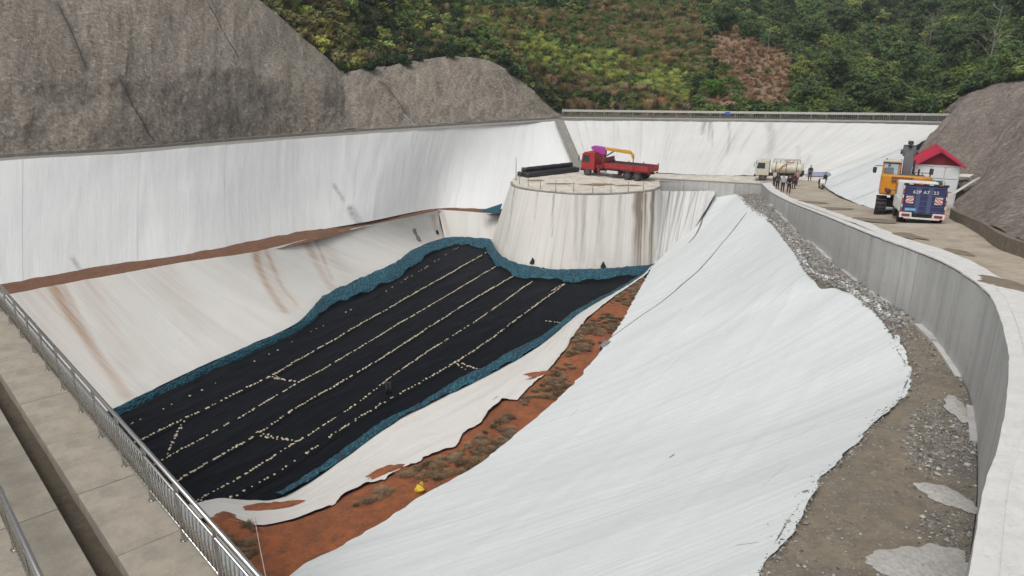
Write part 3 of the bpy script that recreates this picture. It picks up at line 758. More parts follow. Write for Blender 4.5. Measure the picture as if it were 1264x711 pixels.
def w8(um, vm, p): return 0.05 * fbm(um * .8, vm * .8, 4, 81) + .05 * (1 - np.abs(fbm(um * .25, vm * 1.2, 3, 83))) ** 3
p8 = Patch([SK_UP, SK_LO], w8, sag=-0.10)
def edge8(U, V):
    k = (1 - V) ** 3
    n = fbm(U * 60, U * 0 + 2, 4, 85)
    return V + k * (0.06 * n + .03 + .5 * np.clip(fbm(U * 15, U * 0, 2, 86) - .48, 0, 1))
s8 = sheet('geotextile_sheet', p8, fab_skirt, 'narrow white geotextile skirt between the black liner and the red soil', 1, 380, 40, lift=.02, edge_v=edge8)

# ================================================================== pit floor: black liner strips weighted with stones
ROWS = [
 [(118,545),(172,517),(235,488),(322,442),(418,390),(481,356),(567,304),(585,290)],
 [(120,570),(184,537),(275,493),(336,462),(387,433),(448,398),(532,350),(603,310),(625,297)],
 [(140,600),(202,565),(265,532),(319,501),(366,472.5),(424,441),(488,401),(522,382),(567,355),(616,325.5),(640,310)],
 [(165,625),(224,589),(265,565),(319,535),(366,502),(443,458.5),(517,412),(567,379),(636,339.5),(665,322)],
 [(190,650),(246,614),(289,592.5),(333.6,564.7),(385.5,532),(449,492.5),(491,457),(542,424),(583,399),(633,363.6),(656,347),(690,325)],
 [(220,660),(269,622),(335,587.5),(373,562),(421,529),(465,501),(542,458.5),(598,424),(633,396.5),(665,374),(735,322)]]
def row_pts(r, n=40): return smooth_poly(np.array([at(x, y, 20) for x, y in r]), n)
RP = [row_pts(r) for r in ROWS]
first = RP[0] + (RP[0] - RP[1]) * 2.2
last = RP[-1] + (RP[-1] - RP[-2]) * np.linspace(1.6, 3.0, 40)[:, None]
RPX = [first] + RP + [last]
liner = empty('black_liner', at(420, 450, 20), label='black plastic liner on the pit floor crossed by rows of pale stones', cat='liner')
def liner_disp(k):
    def f(um, vm, p):
        r = 1 - np.abs(fbm(p[:, 0] * .16 + p[:, 1] * .22, p[:, 0] * .5 - p[:, 1] * .32, 3, 91))
        e = np.clip(1 - np.minimum(vm, 3.0 - vm) / .5, 0, 1)
        return 0.06 * r ** 4 + .04 * fbm(p[:, 0] * .5, p[:, 1] * .5, 4, 95) - .14
    return f
LPATCH = []
for k in range(len(RPX) - 1):
    a, b = RPX[k], RPX[k + 1]
    b2 = b + (b - a) / np.linalg.norm(b - a, axis=1)[:, None] * .35
    pp = Patch([a, b2], liner_disp(k)); LPATCH.append(pp)
    o = link_mesh('liner_strip', pp.mesh('liner_strip', 130, 26, off=liner.location, lift=.02 + .035 * (k % 2)), black_liner_mat, liner, True)

# blue netting along the toes
def net(outer, inner, nu, label, seed, hi=19.45):
    a = A([(x, y, hi) for x, y in outer]); b = A([(x, y, 19.9) for x, y in inner])
    def f(um, vm, p):
        c = 0.5 + .5 * vnoise(um * 4.2, vm * 4.2, seed)
        return .05 + .08 * c + .07 * fbm(um * .7, vm * .7, 3, seed + 2)
    pp = Patch([a, b], f, sag=-.05)
    U, V, P = pp.grid(nu, 18, edge_v=lambda U, V: V + (V ** 4) * .22 * fbm(U * nu / 14, U * 0, 3, seed + 7) - (1 - V) ** 4 * .16 * fbm(U * nu / 14, U * 0 + 7, 3, seed + 8))
    i = np.arange(nu * 18).reshape(nu, 18)
    F = np.stack([i[:-1, :-1], i[1:, :-1], i[1:, 1:], i[:-1, 1:]], -1).reshape(-1, 4)
    me = np_mesh('netting', P, F, np.stack([U.ravel() * pp.L, V.ravel() * pp.H], -1))
    o = link_mesh('blue_netting', me, net_mat, None, True)
    return props(o, label, 'netting')
net([(120,513),(143,502),(200,476),(255,450),(320,421),(363,401),(400,366),(440,346),(487,325),(515,306),(550,294),(580,293),(607,296)],
    [(125,521),(150,512),(207,485),(267,456),(330,428),(372,407),(408,379),(445,363),(490,341),(530,314),(556,303),(580,303),(601,307)], 420, 'blue netting band along the foot of the lower left slope', 101)
net([(605,296),(613,309),(624,319),(645,327),(675,331.5),(710,333),(745,332),(780,329),(802,327),(812,322)],
    [(600,305),(606,319),(617,330),(640,341),(672,346),(708,347),(745,346),(778,341),(796,338),(808,332)], 200, 'blue netting collar around the foot of the curved platform face', 111)
net([(350,613),(385,591),(417,570),(450,546),(488,520),(520,505),(550,488),(580,474),(613,457),(640,442),(667,427),(690,409),(717,387),(740,373),(765,360),(795,341)],
    [(340,612),(376,589),(408,568),(442,543),(480,517),(514,502),(543,483),(572,466),(603,451),(632,434),(661,420),(684,405),(709,385),(735,371),(762,357),(792,339)], 300, 'thin blue netting strip along the white skirt on the right of the liner', 121, hi=19.75)
p_tri = MB()
q = [at(590,262,16.6), at(616,264,16.9), at(620,252,16.3)]
for p in q: p[1] += .25
p_tri.bm.faces.new([p_tri.bm.verts.new(list(p)) for p in q])
ret = bmesh.ops.extrude_face_region(p_tri.bm, geom=p_tri.bm.faces[:])
bmesh.ops.translate(p_tri.bm, verts=[e for e in ret['geom'] if isinstance(e, bmesh.types.BMVert)], vec=(0, .08, .03))
o = p_tri.build('blue_netting', net_mat)
props(o, 'small blue netting scrap tucked behind the end wall by the round platform', 'netting')

# stones along the strip edges
t = NT('pale_stone'); v = t.coord('Object'); n1 = t.noise(v, 9, 3)
oi = t.new('ShaderNodeObjectInfo')
col = t.mix(t.ramp(oi.outputs['Random'], 0, 1), (0.66, 0.56, 0.32), (0.62, 0.58, 0.48))
stone_mat = t.done(t.mix(t.ramp(n1, .45, .7, 0, .5), col, (0.38, 0.34, 0.26)), 0.9)
def stone_mesh(seed):
    b = bmesh.new(); bmesh.ops.create_icosphere(b, subdivisions=1, radius=1.0)
    rr = random.Random(seed)
    for v_ in b.verts:
        s = rr.uniform(.72, 1.15); v_.co = Vector((v_.co.x * s * 1.15, v_.co.y * s, v_.co.z * s * .7))
    me = bpy.data.meshes.new('stone'); b.to_mesh(me); b.free(); me.materials.append(stone_mat)
    return me
SM = [stone_mesh(k) for k in range(6)]
spots = []
ROWNAME = ['']
ROWLAB = ['small pale stone in the sparse stone row nearest the left blue netting', 'small pale stone in the second stone row from the left netting', 'small pale stone in the third stone row from the left netting', 'small pale stone in the fourth stone row from the left netting', 'small pale stone in the fifth stone row from the left netting', 'small pale stone in the stone row nearest the right white skirt']
def sow(P, step, w, skip=0.0, size=(.06, .12)):
    seg = np.linalg.norm(np.diff(P, axis=0), axis=1); L = seg.sum(); cum = np.concatenate([[0], np.cumsum(seg)])
    s = 0.0
    while s < L:
        q = np.array([np.interp(s, cum, P[:, c]) for c in range(3)])
        dens = .5 + .5 * vnoise(s * .22, q[0] * .05, 5)
        if random.random() > skip and random.random() < .5 + dens:
            for _ in range(1 if random.random() < .72 else 2):
                spots.append((q[0] + random.uniform(-w, w), q[1] + random.uniform(-w, w), random.uniform(*size), ROWNAME[0]))
        s += step * random.uniform(.6, 1.5)
ROWNAME[0] = ROWLAB[0]
sow(RP[0], .6, .12, .45, (.045, .075))
for _k, r in enumerate(RP[1:5]):
    ROWNAME[0] = ROWLAB[_k + 1]
    sow(r, .16, .05, .0, (.045, .085))
ROWNAME[0] = ROWLAB[5]
sow(RP[5], .2, .06, .03, (.045, .085))
ROWNAME[0] = 'small pale stone in a short cross row between the long stone rows'
for (a, b) in [((318,533),(358,541)),((322,537),(372,543)),((336,464),(370,471)),((340,463),(355,469)),((562,447),(578,456)),((567,446),(597,457)),((675,395),(700,399)),((681,358),(699,348)),((365,543),(352,553)),((768,338),(778,333)),((246,617),(290,622)),((226,520),(205,560))]:
    sow(np.array([at(*a, 20), at(*b, 20)]), .26, .08, 0, (.045, .085))
dg = bpy.context.evaluated_depsgraph_get()
dg.update()
def drop(x, y, z0=15.0, default=0.1):
    hit, loc, *_ = scene.ray_cast(dg, Vector((x, y, z0)), Vector((0, 0, -1)))
    return (loc.z if hit else default)
vis = []
for (x, y, s, rl) in spots:
    hit, loc, nrm, idx, ob, _ = scene.ray_cast(dg, Vector((x, y, 6.0)), Vector((0, 0, -1)))
    if hit and ob.name.startswith('liner_strip'):
        vis.append((x, y, loc.z, s, rl))
vis.sort(key=lambda q: -q[3] / math.hypot(q[0], q[1], 20 - q[2]))
for k, (x, y, z, s, rl) in enumerate(vis[:300]):
    o = bpy.data.objects.new('ballast_stone', SM[k % 6]); COL.objects.link(o)
    o.location = (x, y, z + s * .4); o.scale = (s, s, s); o.rotation_euler = (0, 0, random.uniform(0, 6.28))
    props(o, rl, 'stone', 'ballast stones on the black liner')
mbs = bmesh.new()
for (x, y, z, s, rl) in vis[300:]:
    b = bmesh.ops.create_icosphere(mbs, subdivisions=1, radius=1, matrix=Matrix.Translation((x, y, z + s * .4)) @ Matrix.Rotation(random.uniform(0, 6), 4, 'Z') @ Matrix.Diagonal((s * random.uniform(.9, 1.2), s, s * .7, 1)))
me = bpy.data.meshes.new('ballast'); mbs.to_mesh(me); mbs.free()
o = link_mesh('ballast_stones', me, stone_mat); props(o, 'farther rows of small pale stones on the black liner', 'stones', kind='stuff')

# ================================================================== retaining wall along the road
def arc_resample(P, step):
    seg = np.linalg.norm(np.diff(P[:, :2], axis=0), axis=1); cum = np.concatenate([[0], np.cumsum(seg)])
    n = int(cum[-1] / step) + 1; s = np.linspace(0, cum[-1], n)
    return np.stack([np.interp(s, cum, P[:, c]) for c in range(3)], -1), s
WP, Wsarc = arc_resample(WS, 0.3)
def sarc_at(px, py):
    q = proj(WP); return Wsarc[np.argmin(((q - [px, py]) ** 2).sum(1))]
joints = sorted([sarc_at(974, 249), sarc_at(1077, 290.5), sarc_at(1117, 305), sarc_at(1136, 312)])
extra = []
s0 = joints[0]
for d in (5.5, 11.0): extra.append(joints[0] - d)
near_s = 0.0
jl = [0.0]
s = 5.0
while s < joints[0] - 2 if False else s < joints[0] - 3:
    jl.append(s); s += 8.5
jl = [q for q in jl if all(abs(q - j) > 2 for j in joints)] + joints
# the list above runs from the near end; far part continues to the corner
fs = joints[-1] + 6.0
while fs < Wsarc[-1] - 3:
    if all(abs(fs - j) > 2 for j in jl): jl.append(fs)
    fs += 9.0
jl = sorted(set(jl + [Wsarc[-1]]))
wall = empty('retaining_wall', WP[len(WP) // 2] - [0, 0, 2], label='long curved grey concrete retaining wall holding up the road', cat='wall')
def wall_section(s_a, s_b, d0, d1, z_top, z_bot, n=None):
    n = n or max(3, int((s_b - s_a) / .5)); ss = np.linspace(s_a, s_b, n)
    P = np.stack([np.interp(ss, Wsarc, WP[:, c]) for c in range(3)], -1)
    T = np.gradient(P[:, :2], axis=0); T /= np.linalg.norm(T, axis=1)[:, None]
    N = np.stack([T[:, 1], -T[:, 0]], -1)     # towards the road
    Ain = P[:, :2] + N * d0; Bout = P[:, :2] + N * d1
    zt = z_top(P); zb = z_bot(P)
    V = np.concatenate([np.c_[Ain, zt], np.c_[Bout, zt], np.c_[Bout, zb], np.c_[Ain, zb]])
    i = np.arange(n - 1); F = []
    for k in range(4):
        a, b = k * n, ((k + 1) % 4) * n
        F.append(np.stack([a + i, a + i + 1, b + i + 1, b + i], -1))
    F = np.concatenate(F + [np.array([[0, n, 2 * n, 3 * n], [n - 1, 4 * n - 1, 3 * n - 1, 2 * n - 1]])])
    return V, F
rndw = random.Random(5)
for a, b in zip(jl[:-1], jl[1:]):
    dj = rndw.uniform(-.02, .02)
    V, F = wall_section(a + .028, b - .028, dj, .40, lambda P: P[:, 2] - .06, lambda P: 20 - ledge_h(P[:, 1]) - .5)
    link_mesh('wall_panel', np_mesh('wall_panel', V - np.array(wall.location), F), wall_mat, wall)
V, F = wall_section(0, Wsarc[-1], .09, .36, lambda P: P[:, 2] - .1, lambda P: 20 - ledge_h(P[:, 1]) - .5, 200)
joint_mat = paint('joint_filler', (0.10, 0.095, 0.09), 0.9)
link_mesh('joint_filler', np_mesh('joint_filler', V - np.array(wall.location), F), joint_mat, wall)
# coping with a ragged inner edge
n = 400; ss = np.linspace(0, Wsarc[-1], n); P = np.stack([np.interp(ss, Wsarc, WP[:, c]) for c in range(3)], -1)
T = np.gradient(P[:, :2], axis=0); T /= np.linalg.norm(T, axis=1)[:, None]; N = np.stack([T[:, 1], -T[:, 0]], -1)
rag = -.012 + .018 * fbm(ss * 2.2, ss * 0, 4, 131)
a2 = P[:, :2] + N * rag[:, None]; b2 = P[:, :2] + N * .42
V = np.concatenate([np.c_[a2, P[:, 2] + .04], np.c_[b2, P[:, 2] + .06], np.c_[b2, P[:, 2] - .055], np.c_[a2, P[:, 2] - .0 - .03 * np.abs(fbm(ss * 3, ss * 0 + 4, 3, 3))]])
i = np.arange(n - 1); F = np.concatenate([np.stack([k * n + i, k * n + i + 1, ((k + 1) % 4) * n + i + 1, ((k + 1) % 4) * n + i], -1) for k in range(4)])
link_mesh('coping', np_mesh('coping', V - np.array(wall.location), F), shoulder_mat, wall)
# broken footing at the wall foot
fj = 0.0; rf = random.Random(9)
while fj < Wsarc[-1] * .86:
    ln = rf.uniform(1.6, 3.2); hgt = rf.uniform(.05, .2); wd = rf.uniform(.12, .24)
    V, F = wall_section(fj + .01, fj + ln - .03, -wd, .02, lambda P: 20 - ledge_h(P[:, 1]) + hgt + .04 * fbm(P[:, 0] * 3, P[:, 1] * 3, 2, 3), lambda P: 20 - ledge_h(P[:, 1]) - .3)
    if rf.random() < .72: link_mesh('footing', np_mesh('footing', V - np.array(wall.location), F), wall_mat, wall)
    fj += ln
# cross wall closing the platform side
xa = WS[-1] + [.1, .1, 0]; xb = at(814, 222.5, 13.1); xa[2] = xb[2] = 20 - 13.05
xw = empty('retaining_wall', (xa + xb) / 2 - [0, 0, 1.6], label='low grey concrete wall between the round platform and the road bend', cat='wall')
dv = xb - xa; Lx = np.linalg.norm(dv[:2]); an = math.atan2(dv[1], dv[0])
nb_ = 4
for k in range(nb_):
    c = xa + dv * (k + .5) / nb_
    mb = MB(); mb.box((c[0], c[1], c[2] - .95), (Lx / nb_ - .03, .38, 2.0), (0, 0, an), .015); mb.build('wall_panel', wall_mat, xw, off=xw.location)
mb = MB(); mb.box(((xa + xb) / 2 + [0, .05, .10]), (Lx + .1, .5, .1), (0, 0, an), .01); mb.build('coping', kerb_mat, xw, off=xw.location)

# low wall on the hill side of the road
stained_wall = ground('stained_wall', [(0.24, 0.205, 0.16), (0.19, 0.165, 0.13), (0.13, 0.11, 0.085), (0.30, 0.27, 0.22)], 1.2)
hw = empty('low_wall', at_road(1210, 290), label='low dark concrete drain wall along the foot of the right grey bank', cat='wall')
REs = smooth_poly(np.c_[RE, 20 - road_h(RE[:, 1])], 120)
m_ = (REs[:, 1] > 0) & (REs[:, 1] < 37.5)
HP, hs_ = arc_resample(REs[m_], .5)
for k in range(0, len(HP) - 5, 5):
    q = HP[k:k + 6]; T = np.gradient(q[:, :2], axis=0); T /= np.linalg.norm(T, axis=1)[:, None]; N = np.stack([T[:, 1], -T[:, 0]], -1)
    n = len(q); q = q.copy(); q[-1, :2] -= T[-1] * .025
    a2 = q[:, :2]; b2 = q[:, :2] + N * .28
    V = np.concatenate([np.c_[a2, q[:, 2] + .52], np.c_[b2, q[:, 2] + .52], np.c_[b2, q[:, 2] - .3], np.c_[a2, q[:, 2] - .3]])
    i = np.arange(n - 1); F = np.concatenate([np.stack([kk * n + i, kk * n + i + 1, ((kk + 1) % 4) * n + i + 1, ((kk + 1) % 4) * n + i], -1) for kk in range(4)] + [np.array([[0, n, 2 * n, 3 * n], [n - 1, 4 * n - 1, 3 * n - 1, 2 * n - 1]])])
    link_mesh('wall_block', np_mesh('wall_block', V - np.array(hw.location), F), stained_wall, hw)

# ================================================================== left walkway with drain and steel railings
WZ = 20 - 9.0
F0 = at(227, 667, 9.0); F1 = at(42, 436, 9.0)
e = (F1 - F0)[:2]; POST = np.linalg.norm(e) / 7; e = e / np.linalg.norm(e); nn = np.array([e[1] * -1, e[0]])
if np.dot(nn, [-1, -1]) < 0: nn = -nn       # away from the pit
def WK(s, o, z=WZ): return np.array([F0[0] + e[0] * s + nn[0] * o, F0[1] + e[1] * s + nn[1] * o, z])
def off_of(px, py, h=9.0):
    p = at(px, py, h)[:2] - F0[:2]; return float(np.dot(p, nn)), float(np.dot(p, e))
o_c1 = (off_of(52, 540)[0] + off_of(159, 711)[0]) / 2
o_c2 = (off_of(22, 540)[0] + off_of(120, 711)[0]) / 2
o_f2 = off_of(18, 677)[0]
print('WALK offsets', o_c1, o_c2, o_f2, POST, e, off_of(0, 468), off_of(5, 500))
EZ = math.atan2(e[1], e[0])
S_A, S_B = -13.0, 26.0
def slab_run(parent, oa, ob, ztop, thick, step, name='slab', jit=0.0, mat=walk_mat):
    s = S_A; k = 0
    while s < S_B:
        ln = step * (1 + jit * random.uniform(-1, 1))
        c = WK(s + ln / 2, (oa + ob) / 2, ztop - thick / 2 + random.uniform(-.006, .006))
        mb = MB(); mb.box((0, 0, 0), (ln - .018, abs(ob - oa), thick), None, .012)
        o = mb.build(name, mat, parent); o.location = Vector(c) - parent.location; o.rotation_euler = (0, 0, EZ)
        s += ln; k += 1
wk = empty('walkway', WK(3, o_c1 / 2, WZ - .7), label='concrete slab walkway beside the steel railing above the pit', cat='walkway')
slab_run(wk, -.28, o_c1, WZ, .75, 2.7, jit=.12)
wk2 = empty('walkway', WK(-4, (o_c2 + o_f2) / 2, WZ - .7), label='outer concrete walkway strip left of the open drain', cat='walkway')
slab_run(wk2, o_c2, o_f2 + 2.2, WZ - .03, .75, 3.1, jit=.1)
mb = MB(); a, b = WK(S_A, o_c1 - .3, WZ - .5), WK(S_B, o_c2 + .3, WZ - .5)
ys = np.linspace(S_A, S_B, 150); os_ = np.linspace(o_c1 - .05, o_c2 + .05, 10)
V = np.array([[*WK(s, o)[:2], WZ - .44 + .08 * fbm(np.array([s * 1.1]), np.array([o * 2]), 4, 3)[0] + .12 * abs(o - (o_c1 + o_c2) / 2)] for s in ys for o in os_])
i = np.arange(1500).reshape(150, 10); F = np.stack([i[:-1, :-1], i[1:, :-1], i[1:, 1:], i[:-1, 1:]], -1).reshape(-1, 4)
structure('drain_bed', np_mesh('drain_bed', V, F), drain_mat)
# rough ground beyond the outer railing
ys = np.linspace(S_A, S_B, 80); os_ = np.linspace(o_f2 + 2.15, o_f2 + 30, 30)
V = np.array([[*WK(s, o)[:2], WZ - .2 + .12 * fbm(np.array([s * .7]), np.array([o * .7]), 4, 8)[0]] for s in ys for o in os_])
i = np.arange(80 * 30).reshape(80, 30); F = np.stack([i[:-1, :-1], i[1:, :-1], i[1:, 1:], i[:-1, 1:]], -1).reshape(-1, 4)
structure('rough_ground', np_mesh('rough_ground', V, F), ledge_mat)

# near slope under the walkway
nt = [WK(s, -.27, WZ - .06) for s in (-10, -4, 2, 8, 14, 20, 26)]
nm = [WK(s, -.75, WZ - .55) if s < 3 else WK(s, -.42, WZ - 1.0) for s in (-10, -4, 2, 8, 14, 20, 26)]
nb_ = [np.append(WK(s, -5.0 if s < 5 else -4.2)[:2], 1.2 if s < 5 else -.1) for s in (-10, -4, 2, 8, 14, 20, 26)]
p9 = Patch([nt, nm, nb_], wrinkle(0.03, seed=141, big=.02))
sheet('geotextile_sheet', p9, fab_right, 'white geotextile hanging below the walkway edge behind the steel railing', 1, 120, 40)

t = NT('stainless_steel'); v = t.coord('Object'); n1 = t.noise(v, 6, 4)
steel = t.done(t.mix(t.ramp(n1, .3, .7), (0.56, 0.55, 0.52), (0.44, 0.43, 0.41)), t.ramp(n1, .3, .7, .22, .36), metal=1.0)
def cylmesh(name, L, r, seg=8):
    mb = MB(); mb.cyl((0, 0, 0), (0, 0, L), r, seg=seg); me = mb.mesh(name); me.materials.append(steel)
    me.polygons.foreach_set('use_smooth', np.ones(len(me.polygons), bool)); return me
ME_BAL = cylmesh('baluster', .82, .018, 6)
mb = MB(); mb.box((0, 0, .66), (.065, .065, 1.32), None, .008); ME_POST = mb.mesh('post'); ME_POST.materials.append(steel)
mb = MB(); mb.cyl((0, 0, 0), (0, 0, .02), .075, seg=16).cyl((0, 0, .02), (0, 0, .045), .05, .04, seg=16); ME_FL = mb.mesh('flange'); ME_FL.materials.append(steel)
def railing(name, o_off, s0, s1, label, zbase):
    root = empty(name, WK((s0 + s1) / 2, o_off, zbase), label=label, cat='railing')
    loc = np.array(root.location)
    def put(me, nm, s, z, rz=EZ, par=None):
        o = bpy.data.objects.new(nm, me); COL.objects.link(o); o.parent = root
        o.location = Vector(WK(s, o_off, zbase + z) - loc); o.rotation_euler = (0, 0, rz); return o
    nbay = int(round((s1 - s0) / POST))
    for k in range(nbay + 1):
        s = s0 + k * POST
        put(ME_POST, 'post', s, 0); put(ME_FL, 'flange', s, 0)
        if k < nbay:
            for j in range(1, 10): put(ME_BAL, 'baluster', s + POST * j / 10, .25)
    for (z, r, nm) in ((1.34, .045, 'handrail'), (1.07, .03, 'middle_rail'), (.25, .026, 'bottom_rail')):
        mb = MB(); mb.cyl(WK(s0 - .1, o_off, zbase + z) - loc, WK(s0 + nbay * POST + .1, o_off, zbase + z) - loc, r, seg=12)
        mb.build(nm, steel, root, True)
    return root
railing('steel_railing', 0.0, -4 * POST, 11 * POST, 'stainless steel railing with thin balusters along the pit edge walkway', WZ)
railing('steel_railing', o_f2, off_of(18, 677)[1] - 4 * POST, off_of(18, 677)[1] + 3 * POST, 'stainless steel railing cut off at the lower left corner beside the drain', WZ - .03)

# railing along the far berm
galv = paint('galvanised_rail', (0.60, 0.59, 0.54), 0.5, 0.3)
br = empty('berm_railing', berm_a[2] + [0, 1.2, 0], label='pale metal guard railing running along the far berm crest', cat='railing')
A0, A1 = berm_a[0] + [.6, 2.6, 0], berm_a[4] + [-.5, 2.6, 0]
Lb = np.linalg.norm(A1 - A0); ab = math.atan2((A1 - A0)[1], (A1 - A0)[0]); lb = np.array(br.location)
mbp = MB(); mbp.box((0, 0, .6), (.08, .08, 1.2), None, .01); MEP = mbp.mesh('post'); MEP.materials.append(kerb_mat)
npost = int(Lb / 2.0)
for k in range(npost + 1):
    o = bpy.data.objects.new('post', MEP); COL.objects.link(o); o.parent = br; o.location = Vector(A0 + (A1 - A0) * k / npost - lb); o.rotation_euler = (0, 0, ab)
for (z, hh, nm) in ((1.20, .30, 'top_rail'), (.25, .10, 'bottom_rail')):
    mb = MB(); mb.box(((A0 + A1) / 2 + [0, 0, z] - lb), (Lb, .09, hh), (0, 0, ab), .01); mb.build(nm, galv, br)
mb = MB()
nbv = int(Lb / .24)
for k in range(nbv): mb.box(A0 + (A1 - A0) * (k + .5) / nbv + [0, 0, .72] - lb, (.05, .03, .82), (0, 0, ab))
o = mb.build('balusters', kerb_mat, br); o['kind'] = 'stuff'
mb = MB(); mb.box((A0 + A1) / 2 + [0, -1.0, .1] - lb, (Lb + 1, .35, .34), (0, 0, ab), .02)
o = mb.build('kerb', kerb_mat, br)
# chute down the corner between left and far slopes
c0, c1 = at(690, 150, 8.05), at(715, 209.5, 13.1)
ch = empty('drain_chute', c1, label='grey concrete drain chute running down the corner of the white slopes', cat='drain')
d = c1 - c0; mb = MB()
sdv = np.array([.9, .45, 0]) / np.linalg.norm([.9, .45])
nrm = np.cross(sdv, d); nrm /= np.linalg.norm(nrm); nrm *= np.sign(nrm[2])
for s_ in (-1, 1):
    for k in range(6):
        a = c0 + d * k / 6 + sdv * s_ * .55 + nrm * .1; b = c0 + d * (k + .97) / 6 + sdv * s_ * .55 + nrm * .1
        mb.tube([a, b], .17, 4)
mb.build('chute_wall', kerb_mat, ch, off=ch.location)
V = np.array([c0 + sdv * -.6 + nrm * .14, c0 + sdv * .6 + nrm * .14, c1 + sdv * .6 + nrm * .14, c1 - sdv * .6 + nrm * .14])
mb = MB(); mb.quad(*V); mb.build('chute_bed', drain_mat if False else kerb_mat, ch, off=ch.location)

# ================================================================== vegetation
def leaf_material(name, kind):
    t = NT(name)
    if kind == 'inst':
        a = t.new('ShaderNodeAttribute', attribute_name='tint', attribute_type='INSTANCER'); base = a.outputs['Color']
    else:
        oi = t.new('ShaderNodeObjectInfo'); base = oi.outputs['Color']
    geo = t.new('ShaderNodeNewGeometry')
    r = geo.outputs['Random Per Island']
    col = t.mix(t.ramp(r, 0, 1, 0.0, 0.55), base, t.mix(1.0, base, (0.62, 0.66, 0.6), 'MULTIPLY'))
    col = t.mix(t.ramp(r, .86, 1.0, 0, .6), col, t.mix(1.0, base, (1.5, 1.45, 1.3), 'MULTIPLY'))
    t.l.new(col, t.b.inputs['Base Color'])
    t.b.inputs['Roughness'].default_value = 0.65
    t.b.inputs['Specular IOR Level'].default_value = 0.25
    tr = t.new('ShaderNodeBsdfTranslucent'); t.l.new(col, tr.inputs['Color'])
    ms = t.new('ShaderNodeMixShader'); ms.inputs[0].default_value = 0.4
    t.l.new(t.b.outputs[0], ms.inputs[1]); t.l.new(tr.outputs[0], ms.inputs[2])
    t.l.new(ms.outputs[0], t.n['Material Output'].inputs['Surface'])
    return t.m
leaf_inst = leaf_material('leaf_scattered', 'inst')
leaf_tree = leaf_material('leaf_tree', 'obj')
bark = ground('bark', [(0.16, 0.13, 0.10), (0.12, 0.10, 0.08), (0.08, 0.07, 0.055)], 3.0)
pale_bark = ground('pale_bark', [(0.33, 0.30, 0.26), (0.27, 0.25, 0.21), (0.2, 0.18, 0.15)], 3.0)

def leaves(centers, radii, per, size, rng, up=1.1, flat=0.75, long=1.6):
    """leaf-sized quads spread over clump shells"""
    n = len(centers) * per
    c = np.repeat(centers, per, 0); r = np.repeat(radii, per)
    d = rng.normal(size=(n, 3)); d /= np.linalg.norm(d, axis=1)[:, None]
    rad = r * rng.uniform(.45, 1.08, n)
    p = c + d * rad[:, None] * np.array([1, 1, flat])
    nrm = d + rng.normal(size=(n, 3)) * .7 + np.array([0, 0, up]); nrm /= np.linalg.norm(nrm, axis=1)[:, None]
    a = np.cross(nrm, rng.normal(size=(n, 3))); a /= np.linalg.norm(a, axis=1)[:, None]
    b = np.cross(nrm, a)
    s = size * rng.uniform(.6, 1.35, n)[:, None]
    a = a * s * long * .5; b = b * s * .5
    V = np.stack([p - a, p + b * .9 , p + a, p - b * .9], 1).reshape(-1, 3)
    F = np.arange(n * 4).reshape(n, 4)
    return V, F
def shrub_mesh(seed, h=1.0, ncl=9, per=46, size=.16):
    rng = np.random.default_rng(seed)
    an = rng.uniform(0, 6.28, ncl); rr = rng.uniform(0, .55, ncl)
    c = np.stack([np.cos(an) * rr, np.sin(an) * rr, rng.uniform(.2, .85, ncl) * h * (1 - .5 * rr)], -1)
    V, F = leaves(c, rng.uniform(.22, .4, ncl), per, size, rng)
    V[:, 2] = np.maximum(V[:, 2], -.05)
    return np_mesh('shrub', V, F)
def tuft_mesh(seed, n=130, h=1.0, spread=.6, w=.032):
    rng = np.random.default_rng(seed)
    an = rng.uniform(0, 6.28, n); r0 = rng.uniform(0, .25, n); lean = rng.uniform(.1, 1, n) * spread; hh = h * rng.uniform(.5, 1.1, n)
    d = np.stack([np.cos(an), np.sin(an), an * 0], -1); sd_ = np.stack([-np.sin(an), np.cos(an), an * 0], -1)
    p0 = d * r0[:, None]; p1 = p0 + d * (lean * .4)[:, None] + np.array([0, 0, 1]) * (hh * .7)[:, None]; p2 = p0 + d * (lean * 1.3)[:, None] + np.array([0, 0, 1]) * (hh * .92)[:, None]
    V = np.stack([p0 - sd_ * w, p0 + sd_ * w, p1 + sd_ * w * .9, p1 - sd_ * w * .9, p2 + sd_ * w * .3, p2 - sd_ * w * .3], 1).reshape(-1, 3)
    k = np.arange(n)[:, None] * 6
    F = np.concatenate([k + [0, 1, 2, 3], k + [3, 2, 4, 5]])
    return np_mesh('tuft', V, F)
def source_coll(name, meshes):
    c = bpy.data.collections.new(name)
    for k, me in enumerate(meshes):
        if not me.materials: me.materials.append(leaf_inst)
        o = bpy.data.objects.new('%s_%02d' % (name, k), me); c.objects.link(o)
    return c
SHRUBS = source_coll('shrub_source', [shrub_mesh(200 + k, 1.0, 8 + k % 3, 44, .15 + .02 * (k % 3)) for k in range(6)])
TUFTS = source_coll('tuft_source', [tuft_mesh(300 + k) for k in range(4)])
